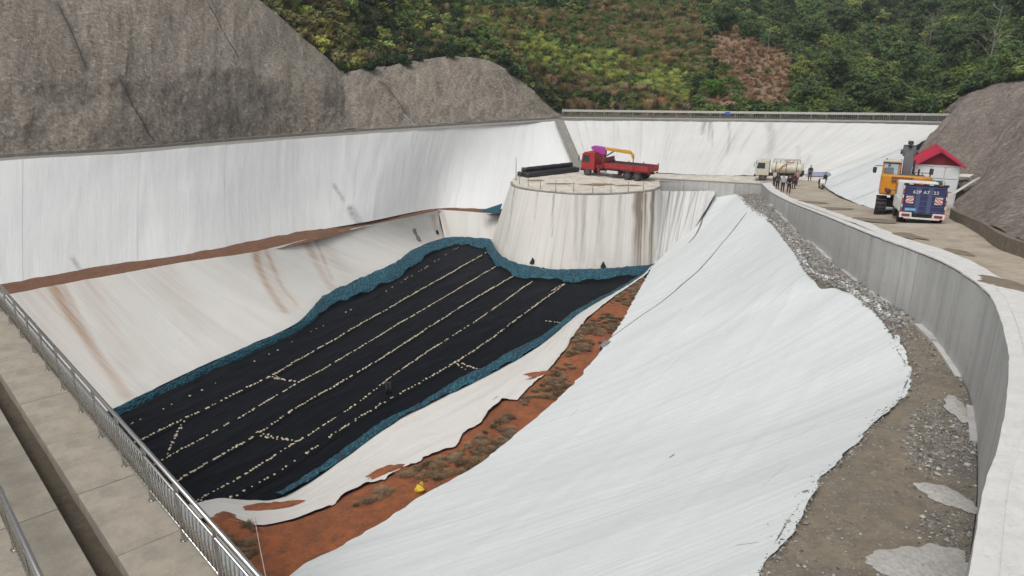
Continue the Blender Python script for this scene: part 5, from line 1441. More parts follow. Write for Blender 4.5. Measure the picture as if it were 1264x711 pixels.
# ---------------- crane truck on the platform
def crane_truck():
    fr = at(733, 215.5, 13.1); rr_ = at(806, 223.5, 13.1)
    d = (fr - rr_)[:2]; hd = math.atan2(d[1], d[0]); L = np.linalg.norm(d) + 1.0
    root = empty('crane_truck', (*rr_[:2], PZ), hd, 'red lorry with a yellow folded crane arm on the round platform', 'truck')
    W2 = 1.2
    mb = MB()
    for s in (-1, 1): mb.box((L * .5 - .2, s * .42, .82), (L - .6, .14, .26), None, .02)
    for k in range(6): mb.box((.6 + k * L / 6.5, 0, .80), (.12, .8, .2))
    mb.box((L * .5, -.75, .62), (1.2, .5, .5), None, .04).box((L * .48, .75, .62), (1.0, .5, .5), None, .04)
    mb.build('chassis', chassis, root)
    cab = MB(); cab.prism([(L - 1.75, .75), (L + .05, .75), (L + .12, 1.55), (L - .06, 2.55), (L - .35, 2.78), (L - 1.75, 2.80)], -W2, W2, 'y', .06, 2)
    cb = cab.build('cab', red, root)
    mb = MB(); mb.prism([(L + .125, 1.62), (L + .14, 1.62), (L - .035, 2.5), (L - .05, 2.5)], -W2 * .86, W2 * .86, 'y'); mb.build('windscreen', glass, cb)
    for s in (-1, 1):
        mb = MB(); mb.prism([(L - 1.05, 1.62), (L - .12, 1.62), (L - .25, 2.42), (L - 1.05, 2.42)], s * (W2 + .004), s * (W2 + .02), 'y'); mb.build('side_window', glass, cb)
        mb = MB(); mb.prism([(L - 1.1, .95), (L - .05, .95), (L - .05, 1.55), (L - 1.1, 1.55)], s * (W2 + .002), s * (W2 + .03), 'y', .008); dr = mb.build('door', red, cb)
        mb = MB(); mb.box((L - .98, s * (W2 + .045), 1.45), (.16, .03, .04)); mb.build('handle', dark, cb)
        mb = MB(); mb.tube([(L - .1, s * W2, 2.5), (L + .22, s * (W2 + .28), 2.45), (L + .22, s * (W2 + .28), 1.75), (L - .02, s * W2, 1.7)], .022, 6).box((L + .22, s * (W2 + .28), 2.1), (.06, .2, .42), None, .02); mb.build('mirror', dark, root)
        mb = MB(); mb.box((L + .13, s * .85, .98), (.08, .34, .2), None, .03); mb.build('headlight', cream, cb)
    mb = MB(); mb.box((L + .06, 0, .72), (.24, 2.36, .36), None, .05, 2); mb.build('bumper', dark, root)
    mb = MB(); mb.box((L + .11, 0, 1.28), (.06, 1.5, .34), None, .02); mb.build('grille', dark, cb)
    for x_ in (L - .75,):
        for s in (-1, 1): wheel(root, (x_, s * 1.02, .5), .5, .3)
    for x_ in (1.5, 2.75):
        for s in (-1, 1): wheel(root, (x_, s * .98, .5), .5, .52)
    bl = L - 3.1
    mb = MB(); mb.box((bl / 2, 0, 1.12), (bl, 2.4, .16), None, .02); bed = mb.build('load_bed', dark_red, root)
    mb = MB()
    for s in (-1, 1):
        for k in range(3): 
            p_ = MB(); p_.box((bl * (k + .5) / 3, s * 1.2, 1.45), (bl / 3 - .05, .06, .55), None, .012)
            for j in range(5): p_.box((bl * (k + .5) / 3 + (j - 2) * bl / 3 / 5.2, s * 1.235, 1.45), (.07, .04, .5), None, .01)
            p_.build('side_board', red, root)
        for k in range(4): mb.box((.03 + (bl - .06) * k / 3, s * 1.21, 1.5), (.08, .1, .72))
    mb.build('stake', dark_red, root)
    mb = MB(); mb.box((0, 0, 1.45), (.06, 2.36, .55), None, .012)
    for j in range(5): mb.box((-.04, (j - 2) * .5, 1.45), (.04, .07, .5))
    mb.build('tailgate', red, root)
    mb = MB(); mb.box((bl + .06, 0, 1.75), (.1, 2.4, 1.1), None, .02); mb.build('headboard', dark_red, root)
    for s in (-1, 1):
        mb = MB(); mb.box((.02, s * .95, .9), (.08, .4, .16), None, .02); mb.build('tail_light', lamp_red, root)
        mb = MB(); mb.box((2.1, s * 1.12, 1.02), (2.9, .06, .12), None, .02); mb.build('mudguard', dark_red, root)
        mb = MB(); mb.box((L - 3.6 - .6, s * 1.16, .72), (1.5, .05, .34), None, .01); mb.build('side_guard', white_p, root)
    # crane between cab and bed
    cx = L - 2.3
    mb = MB(); mb.box((cx, 0, 1.15), (.9, 2.1, .3), None, .03).cyl((cx, 0, 1.2), (cx, 0, 2.55), .34, .28, 16); mb.build('crane_column', dark_red, root)
    for s in (-1, 1):
        mb = MB(); mb.box((cx, s * 1.08, .95), (.3, .2, .9), None, .02).box((cx, s * 1.08, .42), (.4, .4, .08), None, .01); mb.build('outrigger', dark_red, root)
    mb = MB(); mb.prism([(cx - .3, 2.5), (cx + .2, 2.5), (cx + 1.55, 2.98), (cx + 1.7, 3.3), (cx + 1.3, 3.48), (cx - .25, 3.36)], -.24, .24, 'y', .04); mb.build('boom_base', purple, root)
    mb = MB(); mb.prism([(cx - .2, 3.05), (cx - .2, 3.36), (cx - 3.4, 3.22), (cx - 3.7, 3.05), (cx - 3.65, 2.82)], -.20, .20, 'y', .03); bo = mb.build('boom', yellow, root)
    mb = MB(); mb.tube([(cx - .05, 0, 2.2), (cx - 1.3, 0, 2.95)], [.09, .07], 10); mb.build('lift_ram', grey_st, root)
    mb = MB(); mb.prism([(cx - 3.5, 3.12), (cx - 3.95, 2.85), (cx - 4.02, 2.3), (cx - 3.86, 2.28), (cx - 3.72, 2.75)], -.13, .13, 'y', .02); mb.build('boom_tip', yellow, root)
    mb = MB(); mb.cyl((cx - 3.94, 0, 2.3), (cx - 3.94, 0, 1.9), .05, seg=8).tube([(cx - 3.94, 0, 1.92), (cx - 3.84, 0, 1.82), (cx - 3.94, 0, 1.72), (cx - 4.02, 0, 1.8)], .035, 6); mb.build('hook', dark, root)
    # load on the bed is its own thing
    M = Matrix.Translation(root.location) @ Matrix.Rotation(hd, 4, 'Z')
    for k, (x0, x1, y_, r_, lab) in enumerate([(.4, bl - .3, -.55, .24, 'black film roll lying on the near side of the red truck bed'), (.5, bl - .2, .1, .26, 'black film roll lying along the middle of the red truck bed')]):
        mb = MB(); mb.cyl((x0, y_, 1.21 + r_), (x1, y_, 1.21 + r_), r_, seg=16).cyl((x0 - .04, y_, 1.21 + r_), (x1 + .04, y_, 1.21 + r_), r_ * .35, seg=10)
        o = mb.build('film_roll', roll_mat); o.matrix_world = M; props(o, lab, 'roll')
crane_truck()

# ---------------- tanker
def tanker():
    fr = at(932, 221.5, 13.05); hd = R(157); L = 5.15
    c = math.cos(hd), math.sin(hd)
    root = empty('tanker_truck', (fr[0] - c[0] * L, fr[1] - c[1] * L, 20 - 13.0), hd, 'cream water tanker truck parked beyond the bend in the wall', 'truck')
    W2 = 1.0
    mb = MB()
    for s in (-1, 1): mb.box((L * .48, s * .38, .70), (L - .5, .1, .2), None, .02)
    mb.build('chassis', chassis, root)
    mb = MB(); mb.prism([(L - 1.45, .62), (L, .62), (L + .06, 1.35), (L - .12, 2.12), (L - .35, 2.26), (L - 1.45, 2.26)], -W2, W2, 'y', .06, 2); cb = mb.build('cab', cream, root)
    mb = MB(); mb.prism([(L + .065, 1.38), (L + .08, 1.38), (L - .09, 2.06), (L - .105, 2.06)], -W2 * .85, W2 * .85, 'y'); mb.build('windscreen', glass, cb)
    for s in (-1, 1):
        mb = MB(); mb.prism([(L - 1.0, 1.38), (L - .12, 1.38), (L - .26, 2.02), (L - 1.0, 2.02)], s * (W2 + .004), s * (W2 + .02), 'y'); mb.build('side_window', glass, cb)
        mb = MB(); mb.prism([(L - 1.05, .85), (L - .05, .85), (L - .05, 1.33), (L - 1.05, 1.33)], s * (W2 + .002), s * (W2 + .025), 'y', .008); mb.build('door', cream, cb)
        mb = MB(); mb.tube([(L - .1, s * W2, 2.0), (L + .16, s * (W2 + .2), 1.95)], .018, 6).box((L + .16, s * (W2 + .22), 1.75), (.05, .16, .34), None, .02); mb.build('mirror', dark, root)
        mb = MB(); mb.box((L + .04, s * .7, .85), (.06, .26, .15), None, .02); mb.build('headlight', white_p, cb)
        wheel(root, (L - .85, s * .84, .42), .42, .24); wheel(root, (1.25, s * .82, .42), .42, .42)
    mb = MB(); mb.box((L + .02, 0, .55), (.2, 1.95, .26), None, .04); mb.build('bumper', dark, root)
    mb = MB(); seg = 28; R0 = []
    for x_, q in ((.25, .72), (.32, .96), (.42, 1), (3.32, 1), (3.42, .96), (3.48, .72)):
        R0.append([mb.bm.verts.new((x_, math.cos(2 * math.pi * k / seg) * .96 * q, 1.50 + math.sin(2 * math.pi * k / seg) * .66 * q)) for k in range(seg)])
    for a, b in zip(R0[:-1], R0[1:]):
        for k in range(seg): mb.bm.faces.new((a[k], a[(k + 1) % seg], b[(k + 1) % seg], b[k]))
    mb.bm.faces.new(R0[0][::-1]); mb.bm.faces.new(R0[-1])
    tk = mb.build('tank', cream, root, True)
    for x_ in (.8, 1.9, 3.0):
        mb = MB(); mb.tube([(x_, math.cos(a) * .985, 1.5 + math.sin(a) * .685) for a in np.linspace(-1.2, math.pi + 1.2, 24)], .035, 5); mb.build('band', grey_st, tk)
    mb = MB(); mb.cyl((1.9, 0, 2.14), (1.9, 0, 2.30), .32, seg=16); mb.build('hatch', cream, tk)
    mb = MB()
    for s in (-1, 1): mb.tube([(.5, s * .5, 2.1), (.5, s * .5, 2.36), (3.3, s * .5, 2.36), (3.3, s * .5, 2.1)], .022, 6)
    for k in range(5): mb.cyl((.5 + k * .7, -.5, 2.05), (.5 + k * .7, -.5, 2.36), .02, seg=6).cyl((.5 + k * .7, .5, 2.05), (.5 + k * .7, .5, 2.36), .02, seg=6)
    mb.build('top_rail', dark, root)
    hose = paint('red_hose', (0.42, 0.12, 0.09), .5, .2)
    mb = MB(); mb.tube([(2.6, 1.02, .95), (2.55, 1.06, 1.4), (2.3, 1.02, 1.8), (1.8, .85, 2.12), (1.2, .6, 2.22)], .05, 8); mb.build('hose', hose, root)
    mb = MB()
    for s in (-1, 1): mb.cyl((.12, .5 + s * .18, .6), (.12, .5 + s * .18, 2.2), .02, seg=6)
    for k in range(6): mb.cyl((.12, .32, .75 + k * .26), (.12, .68, .75 + k * .26), .016, seg=6)
    mb.build('ladder', dark, root)
    mb = MB(); mb.box((.15, -.25, .95), (.3, .9, .5), None, .03).cyl((-.02, -.3, 1.0), (.1, -.3, 1.0), .14, seg=12); mb.build('pump', grey_st, root)
tanker()

# ---------------- excavator seen from behind
def excavator():
    p = at_road(1111, 266); hd = R(63)
    root = empty('excavator', (p[0] + .8, p[1] + 1.5, 20 - road_h(p[1] + 1.5) - .02), hd, 'orange excavator seen from behind with its dark arm raised', 'excavator')
    root.rotation_euler = (0, R(5), hd)
    for s in (-1, 1):
        mb = MB(); pr = []
        for k in range(24):
            a = 2 * math.pi * k / 24; pr.append((math.cos(a) * .40 + (1.25 if math.cos(a) > 0 else -1.25), math.sin(a) * .40 + .42))
        mb.prism(pr, s * 1.05 - .26, s * 1.05 + .26, 'y'); tr = mb.build('track', chassis, root)
        pl_ = MB()
        for k in range(13):
            x_ = -1.5 + k * .25; pl_.box((x_, s * 1.05, .845), (.19, .56, .05), None, .01).box((x_, s * 1.05, .0), (.19, .56, .05), None, .01)
        for zc in (.12, .28, .44, .60, .76):
            dx = math.sqrt(max(.0, .42 ** 2 - (zc - .42) ** 2)); pl_.box((-1.25 - dx - .01, s * 1.05, zc), (.06, .56, .12), None, .01)
        pl_.build('track_shoes', tyre_m, tr)
    mb = MB(); mb.box((0, 0, .62), (1.9, 1.6, .4), None, .05).cyl((0, 0, .8), (0, 0, 1.08), .62, seg=20); mb.build('undercarriage', dark, root)
    mb = MB(); mb.prism([(-1.25, 1.12), (1.35, 1.12), (1.35, 1.35), (-1.1, 1.35)], -1.22, 1.22, 'y', .03); mb.build('deck', dark, root)
    mb = MB(); mb.prism([(-.62, -1.27), (-1.35, -1.22), (-1.62, -.85), (-1.72, 0), (-1.62, .85), (-1.35, 1.22), (-.62, 1.27)], 1.12, 2.22, 'z', .10, 2); cw_ = mb.build('counterweight', orange, root)
    mb = MB(); mb.box((-1.735, .2, 2.02), (.02, 1.05, .26), None, .004); gr = mb.build('grille', dark, cw_)
    for k in range(10):
        mb = MB(); mb.box((-1.75, .2 + (k - 4.5) * .10, 2.02), (.015, .03, .24), (R(25), 0, 0)); mb.build('slat', orange, cw_)
    mb = MB(); mb.box((-1.70, .92, 1.42), (.03, .14, .2), (0, 0, R(-18)), .01); mb.build('rear_light', lamp_red, cw_)
    for s in (-1, 1):
        mb = MB(); mb.box((-.2, s * .86, 1.72), (1.1, .72, .74), None, .06); mb.build('side_panel', orange, root)
    mb = MB(); mb.box((-.45, -.25, 2.2), (1.1, 1.3, .10), None, .04); mb.build('engine_hood', grey_st, root)
    mb = MB(); mb.tube([(-.9, -.55, 2.1), (-.9, -.55, 2.5), (-1.0, -.55, 2.58)], .05, 8); mb.build('exhaust', dark, root)
    # cab, viewer's left
    def post(nm, a, b, r_=.045): 
        mb = MB(); mb.tube([a, b], r_, 6); return mb.build(nm, orange, cabr)
    mb = MB(); mb.box((.55, .78, 1.55), (1.5, .86, .5), None, .03); cabr = mb.build('cab', orange, root)
    xs = (-.18, 1.28); ys = (.37, 1.19)
    for x_ in xs:
        for y_ in ys: post('pillar', (x_, y_, 1.7), (x_ - (.12 if x_ > 1 else 0), y_, 2.86))
    mb = MB(); mb.box((.50, .78, 2.92), (1.6, .94, .13), None, .04, 2); mb.build('cab_roof', cream, cabr)
    mb = MB(); mb.box((-.19, .78, 2.30), (.02, .76, .98)); mb.build('rear_window', clear_glass, cabr)
    for y_ in ys: 
        mb = MB(); mb.box((.55, y_, 2.30), (1.36, .02, .98)); mb.build('side_window', clear_glass, cabr)
    mb = MB(); mb.box((1.24, .78, 2.3), (.02, .76, .98)); mb.build('front_window', clear_glass, cabr)
    mb = MB(); mb.box((-.20, .78, 1.86), (.05, .84, .10)).box((-.2, .78, 2.82), (.05, .84, .08)); mb.build('window_frame', dark, cabr)
    mb = MB(); mb.cyl((-.12, 1.08, 2.98), (-.12, 1.08, 3.08), .05, seg=10); mb.build('beacon', lamp_amber, cabr)
    mb = MB(); mb.box((.25, .9, 1.95), (.5, .5, .12), None, .04).box((.05, .9, 2.25), (.12, .5, .62), None, .05); mb.build('seat', dark, cabr)
    # arm: boom up and forward, stick hanging beyond
    by = -.02
    mb = MB(); mb.prism([(.35, 1.5), (.95, 1.45), (1.35, 2.6), (1.55, 3.45), (1.15, 3.55), (.75, 2.75)], by - .24, by + .24, 'y', .03); mb.build('boom', grey_st, root)
    mb = MB()
    for s in (-1, 1): mb.tube([(1.0, by + s * .34, 1.5), (1.25, by + s * .34, 3.0)], [.09, .055], 10)
    mb.build('boom_ram', dark, root)
    mb = MB(); mb.prism([(1.1, 3.25), (1.6, 3.2), (2.1, 3.62), (2.0, 3.85), (1.35, 3.75)], by - .33, by + .33, 'y', .03)
    mb.cyl((1.45, by - .45, 3.45), (1.45, by + .45, 3.45), .13, seg=12); mb.build('boom_head', grey_st, root)
    mb = MB(); mb.prism([(1.6, 3.85), (2.1, 3.8), (3.6, 1.9), (3.45, 1.7)], by - .16, by + .16, 'y', .02); mb.build('stick', grey_st, root)
    mb = MB(); mb.tube([(1.2, by, 3.75), (1.35, by, 4.02), (1.9, by, 3.95)], [.09, .08, .06], 8).cyl((1.35, by - .14, 3.98), (1.35, by + .14, 3.98), .10, seg=10); mb.build('stick_ram', dark, root)
    mb = MB(); mb.prism([(3.35, 1.8), (3.75, 1.7), (3.9, 1.0), (3.5, .55), (3.1, .7), (3.05, 1.2)], by - .5, by + .5, 'y', .02); mb.build('bucket', dark, root)
    for s, ml in ((1, 'left'), (-1, 'right')):
        mb = MB(); y0 = 1.2 if s > 0 else -1.15; y1 = 1.62 if s > 0 else -1.22; z1 = 2.35 if s > 0 else 2.45
        mb.tube([(.9 if s > 0 else .3, y0, 2.6 if s > 0 else 2.0), (.9 if s > 0 else .3, y1, z1 + .25 if s > 0 else 2.3)], .022, 6).box((.88 if s > 0 else .28, y1, z1), (.07, .2, .34), None, .03); mb.build('mirror', dark, root)
    mb = MB()
    for k in range(3): mb.cyl((-.3, -1.15 + k * .38, 2.08), (-.3, -1.15 + k * .38, 2.38), .02, seg=6)
    mb.tube([(-.3, -1.15, 2.38), (-.3, -.39, 2.38)], .02, 6); mb.build('hand_rail', dark, root)
    M = Matrix.Translation(root.location) @ Euler(root.rotation_euler).to_matrix().to_4x4()
    person(M @ Vector((.22, .90, 1.50)), hd - R(90), (0.02, 0.02, 0.022), (0.02, 0.02, 0.02), 'dark-clothed person sitting at the controls of the excavator', 1.66, .4, seated=True)
excavator()

# ---------------- light truck with blue tail ramp
def light_truck():
    p = at_road(1136, 276); hd = R(66)
    root = empty('light_truck', (p[0], p[1], 20 - road_h(p[1] + 1.2)), hd, 'small white truck seen from behind with an upright blue tail ramp', 'truck')
    root.rotation_euler = (0, R(4.5), hd)
    W2 = .96; L = 4.9
    mb = MB()
    for s in (-1, 1): mb.box((2.3, s * .36, .58), (4.4, .09, .18), None, .01)
    mb.box((.12, 0, .50), (.10, 1.2, .12), None, .01); mb.build('chassis', chassis, root)
    mb = MB(); mb.prism([(3.35, .45), (L, .45), (L + .05, 1.1), (L - .32, 1.82), (L - .6, 1.92), (3.35, 1.94)], -.92, .92, 'y', .10, 3); cb = mb.build('cab', white_p, root)
    mb = MB(); mb.prism([(L + .03, 1.2), (L + .045, 1.2), (L - .24, 1.76), (L - .255, 1.76)], -.78, .78, 'y'); mb.build('windscreen', glass, cb)
    mb = MB(); mb.box((3.335, 0, 1.58), (.02, 1.3, .36)); mb.build('rear_window', glass, cb)
    for s in (-1, 1):
        mb = MB(); mb.prism([(3.7, 1.2), (L - .12, 1.2), (L - .36, 1.72), (3.7, 1.76)], s * .925, s * .94, 'y'); mb.build('side_window', glass, cb)
        mb = MB(); mb.tube([(L - .2, s * .92, 1.3), (L - .1, s * 1.2, 1.3)], .018, 6).ball((L - .1, s * 1.22, 1.22), .13, (.5, 1, 1.15), 2); mb.build('mirror', dark, root)
        wheel(root, (L - .75, s * .80, .36), .36, .22); wheel(root, (1.0, s * .76, .36), .36, .36)
        mb = MB(); mb.prism([(.12, .66), (3.2, .66), (3.2, 1.22), (.12, 1.22)], s * W2 - .03, s * W2 + .03, 'y', .01)
        for k in range(6): mb.box((.4 + k * .5, s * (W2 + .03), .94), (.06, .03, .5))
        mb.build('side_board', white_p, root)
        mb = MB(); mb.box((1.0, s * .80, .76), (1.0, .36, .05), None, .02); mb.build('mudguard', chassis, root)
    mb = MB(); mb.box((1.68, 0, .70), (3.2, 1.9, .08)); mb.build('load_bed', dark, root)
    # upright ramp
    zb, zt = .62, 1.98
    mb = MB(); mb.box((.04, 0, (zb + zt) / 2), (.06, 1.78, zt - zb), None, .01); rp = mb.build('tail_ramp', blue_p, root)
    for y_ in (-.12, .22):
        q = MB(); q.box((-.01, y_ * 1.0 + (-.1 if y_ < 0 else .05), (zb + zt) / 2 - .06), (.05, .2, zt - zb - .18), None, .01); q.build('ramp_rib', blue_l, rp)
    for z_ in (.74, .98, 1.22, 1.46, 1.86):
        q = MB(); q.box((.0, 0, z_), (.03, 1.66, .04)); q.build('ramp_bar', blue_l, rp)
    mb = MB()
    for s in (-1, 1): mb.box((.0, s * .90, (zb + zt) / 2), (.09, .06, zt - zb + .04), None, .01)
    mb.box((.0, 0, zt + .02), (.09, 1.86, .06), None, .01).box((.0, 0, zb), (.09, 1.86, .06), None, .01); mb.build('ramp_frame', dark, rp)
    for s in (-1, 1):
        for k in range(6):
            q = MB(); q.box((-.052, s * .90, zb + .12 + k * .22), (.012, .05, .17)); q.build('reflector_strip', white_p if k % 2 else refl_red, rp)
    for k in range(4):
        q = MB(); q.box((-.052, -.62 + k * .42, zt + .02), (.012, .17, .045)); q.build('reflector_strip', white_p if k % 2 else refl_red, rp)
    text_mesh('lettering', '62P A7  23', .205, white_p, rp, (-.045, -.02, 1.63), (R(90), 0, R(-90)))
    for s in (-1, 1):       # hazard boards
        q = MB(); yb = s * .60; q.box((-.035, yb, 1.26), (.02, .32, .34), None, .004); hb = q.build('hazard_board', white_p, rp)
        for k in range(3):
            off_ = (k - 1) * .20; pts_ = []
            for (t_, wv) in ((-1, -1), (1, -1), (1, 1), (-1, 1)):
                yy = t_ * .155; zz = -s * t_ * .155 + off_ + wv * .045
                pts_.append((yy, max(-.165, min(.165, zz))))
            q = MB(); q.prism([(yb + a, 1.26 + b) for a, b in pts_], -.047, -.052, 'x'); q.build('stripe', refl_red, hb)
    q = MB(); q.box((-.045, .52, .80), (.02, .46, .15), None, .004); pb = q.build('number_plate', plate_blue, rp)
    text_mesh('plate_text', '62P A723', .10, white_p, pb, (-.058, .52, .80), (R(90), 0, R(-90)), .003)
    for s in (-1, 1):
        q = MB(); q.prism([(s * .42, .44), (s * .94, .40), (s * .96, .66), (s * .44, .66)], -.06, .06, 'x', .01); tb = q.build('lamp_housing', white_p, root)
        q = MB(); q.box((-.07, s * .68, .53), (.03, .34, .12), None, .01); q.build('tail_light', lamp_red, tb)
        q = MB(); q.box((.55, s * .78, .42), (.02, .36, .34), None, .01); q.build('mudflap', chassis, root)
    q = MB(); q.box((-.02, 0, .40), (.08, 1.5, .08), None, .01); q.build('rear_bumper', white_p, root)
    q = MB()
    for y_ in (-.28, -.1, .1, .28): q.tube([(.0, y_, .62), (-.06, y_ * .9, .5), (.02, y_, .4)], .03, 6)
    q.box((.05, 0, .52), (.08, .8, .16), None, .02); q.build('hinge_gear', chassis, root)
light_truck()

# ---------------- hut, green box, boards
def hut():
    c = at_road(1146, 255); c = np.array([28.35, 47.6, 0]); c[2] = 20 - road_h(46.5) - .1
    hd = R(-25)
    root = empty('hut', c, hd, 'small white panelled hut with a red gable roof behind the excavator', 'hut')
    W2, D, H = 1.27, 3.4, 2.75
    mb = MB(); mb.box((0, D / 2, H / 2), (2 * W2 - .04, D - .04, H)); body = mb.build('wall', white_p, root)
    frame = paint('panel_frame', (0.58, 0.60, 0.61), .5, .1)
    panel = paint('hut_panel', (0.74, 0.76, 0.77), .5, .12)
    for i_ in range(3):
        for j_ in range(3):
            q = MB(); q.box((-W2 + (i_ + .5) * 2 * W2 / 3, -.012, .08 + (j_ + .5) * (H - .1) / 3), (2 * W2 / 3 - .07, .04, (H - .1) / 3 - .07), None, .012); q.build('panel', panel, body)
    q = MB()
    for s in (-1, 1): q.box((s * (W2 - .03), -.015, H / 2), (.08, .09, H), None, .01)
    q.box((0, -.016, H - .05), (2 * W2, .09, .1), None, .01).box((0, -.016, .04), (2 * W2, .09, .1), None, .01); q.build('corner_frame', frame, body)
    for k in range(4):
        q = MB(); q.box((W2 - .0, (k + .5) * D / 4, H / 2), (.04, D / 4 - .06, H - .1), None, .01); q.build('panel', panel, body)
    rh = .86; ov = .26
    for s in (-1, 1):
        sl_ = math.atan2(rh, W2); ln = math.hypot(W2 + ov, (W2 + ov) * rh / W2)
        q = MB(); q.prism([(0, H + rh + .02), (s * (W2 + ov), H + rh - (W2 + ov) * rh / W2 + .02), (s * (W2 + ov), H + rh - (W2 + ov) * rh / W2 + .14), (0, H + rh + .15)], -.34, D + .3, 'y'); rf_ = q.build('roof', roof_red, root)
        for k in range(11):
            yk = -.30 + k * (D + .55) / 10
            q = MB(); q.tube([(s * .02, yk, H + rh + .155), (s * (W2 + ov - .02), yk, H + rh - (W2 + ov) * rh / W2 + .155)], .03, 5); q.build('roof_rib', roof_red, rf_)
    q = MB(); q.prism([(-W2 - .02, H + .0), (W2 + .02, H + .0), (0, H + rh)], -.03, .02, 'y'); q.build('gable', gable_red, root)
    q = MB(); q.cyl((0, -.36, H + rh + .15), (0, D + .32, H + rh + .15), .06, seg=8); q.build('ridge_cap', roof_red, root)
hut()
gp = np.array([24.75, 41.8, 20 - road_h(41.8) - .05])
gb = empty('green_box', gp, R(-29), 'dark green metal box with a white tube frame beside the hut', 'box')
mb = MB(); mb.box((0, 0, .98), (.95, .8, 1.8), None, .03); bx_ = mb.build('housing', green_p, gb)
mb = MB(); mb.box((0, -.41, 1.35), (.7, .03, .7), None, .01); mb.build('door', green_p, bx_)
mb = MB(); mb.tube([(.6, -.35, 0), (.6, -.35, 1.9), (.6, .35, 1.9), (.6, .35, 0)], .035, 8); mb.build('tube_frame', white_p, gb)
for (a, b, lab, lf) in [((1170, 241), (1208, 222), 'long white board lying up the right bank behind the truck, lower one', 0.06), ((1170, 236), (1200, 221.5), 'long white board lying up the right bank behind the truck, upper one', 0.14)]:
    pa = right_hill.pos(*[[q] for q in right_hill.find(*a)])[0]; pb_ = right_hill.pos(*[[q] for q in right_hill.find(*b)])[0]; nb2 = right_hill.pos(*[[q] for q in right_hill.find(*b)], 1.0)[0] - pb_
    print('BOARD', pa, pb_)
    d = pb_ - pa; L = np.linalg.norm(d); X = Vector(d).normalized(); Zv = Vector(nb2); Zv = Zv if Zv.z > 0 else -Zv
    Yv = Zv.cross(X).normalized(); Zv = X.cross(Yv)
    mb = MB(); mb.box((0, 0, 0), (min(L, 7.0), .5, .06), None, .006)
    o = mb.build('white_board', wood_white); o.matrix_world = Matrix.Translation(Vector((pa + pb_) / 2) + Zv * (.30 + lf)) @ Matrix((X, Yv, Zv)).transposed().to_4x4()
    props(o, lab, 'board')

# ---------------- platform fittings
post_m = paint('rusty_post', (0.36, 0.31, 0.25), .7, .4)
for k, (px, py, hh) in enumerate([(641, 227, .95), (652, 230, .95), (667, 233, 1.0), (686, 236, 1.05), (708, 237.5, 1.05), (731.5, 238, 1.0), (754, 238, 1.0), (775.5, 236, .95), (794, 234, .9), (655.5, 213.5, .7), (669.5, 212.5, .7), (686.5, 211.5, .7), (705, 210.8, .7), (644.5, 218, 1.1)]):
    p = at(px, py, 13.1); mb = MB(); mb.cyl((0, 0, 0), (0, 0, hh), .04, seg=8).cyl((0, 0, 0), (0, 0, .06), .10, .05, 8).cyl((0, 0, hh - .02), (0, 0, hh + .02), .05, seg=8)
    o = mb.build('rim_post', post_m, None, True); o.location = p
    front = k < 9
    nth = ('leftmost', 'second', 'third', 'fourth', 'fifth', 'sixth', 'seventh', 'eighth', 'ninth')
    props(o, ('thin metal post on the round platform front rim, %s from the left' % nth[k] if front else ('short metal post at the left end of the black rolls' if k == 13 else 'thin metal post behind the black rolls, %s from the left' % nth[k - 9])), 'post', 'front rim posts' if front else 'posts behind the rolls')
p = at(637, 222, 13.1); mb = MB(); mb.cyl((0, 0, 0), (0, 0, 2.55), .05, .035, 8).cyl((0, 0, 0), (0, 0, .05), .14, seg=10)
o = mb.build('tall_pole', post_m, None, True); o.location = p; props(o, 'tall thin pole at the left edge of the round platform', 'pole')
# rim kerb
DT = smooth_poly(np.array(drum_top), 90); mb = MB()
mb.tube([(q[0], q[1] + .12, PZ + .08 + .03 * vnoise(np.array([k * .6]), np.array([1.0]), 4)[0]) for k, q in enumerate(DT[4:])], .14, 6)
o = mb.build('rim_kerb', kerb_mat, None, True); props(o, 'rough grey kerb round the rim of the platform', 'kerb')
ra, rb_ = at(650, 219.5, 13.1), at(713, 212, 13.1)
d = rb_ - ra; hd = math.atan2(d[1], d[0]); Lr = np.linalg.norm(d)
for k, (dx, dy, z, r_, ex, lab) in enumerate([(0, .0, .30, .30, .0, 'front black film roll of the stack on the platform'), (.1, .62, .30, .30, -.1, 'middle black film roll of the stack on the platform'), (-.2, 1.24, .30, .30, .1, 'rear black film roll of the stack on the platform'), (.15, .95, .80, .29, -.3, 'upper black film roll lying on top of the stack on the platform')]):
    mb = MB(); n = 14; pts = [(dx + (Lr + ex) * q / n, .03 * math.sin(q * 1.3 + k), .015 * math.sin(q * 2.1 + k)) for q in range(n + 1)]
    mb.tube(pts, [r_ * (1 + .05 * math.sin(q * 2.7 + k)) for q in range(n + 1)], 14).cyl((dx - .06, 0, 0), (dx + Lr + ex + .06, 0, 0), r_ * .3, seg=10)
    o = mb.build('film_roll', roll_mat, None, True); o.location = (ra[0] - math.sin(hd) * dy, ra[1] + math.cos(hd) * dy, PZ + z); o.rotation_euler = (0, 0, hd); props(o, lab, 'roll')
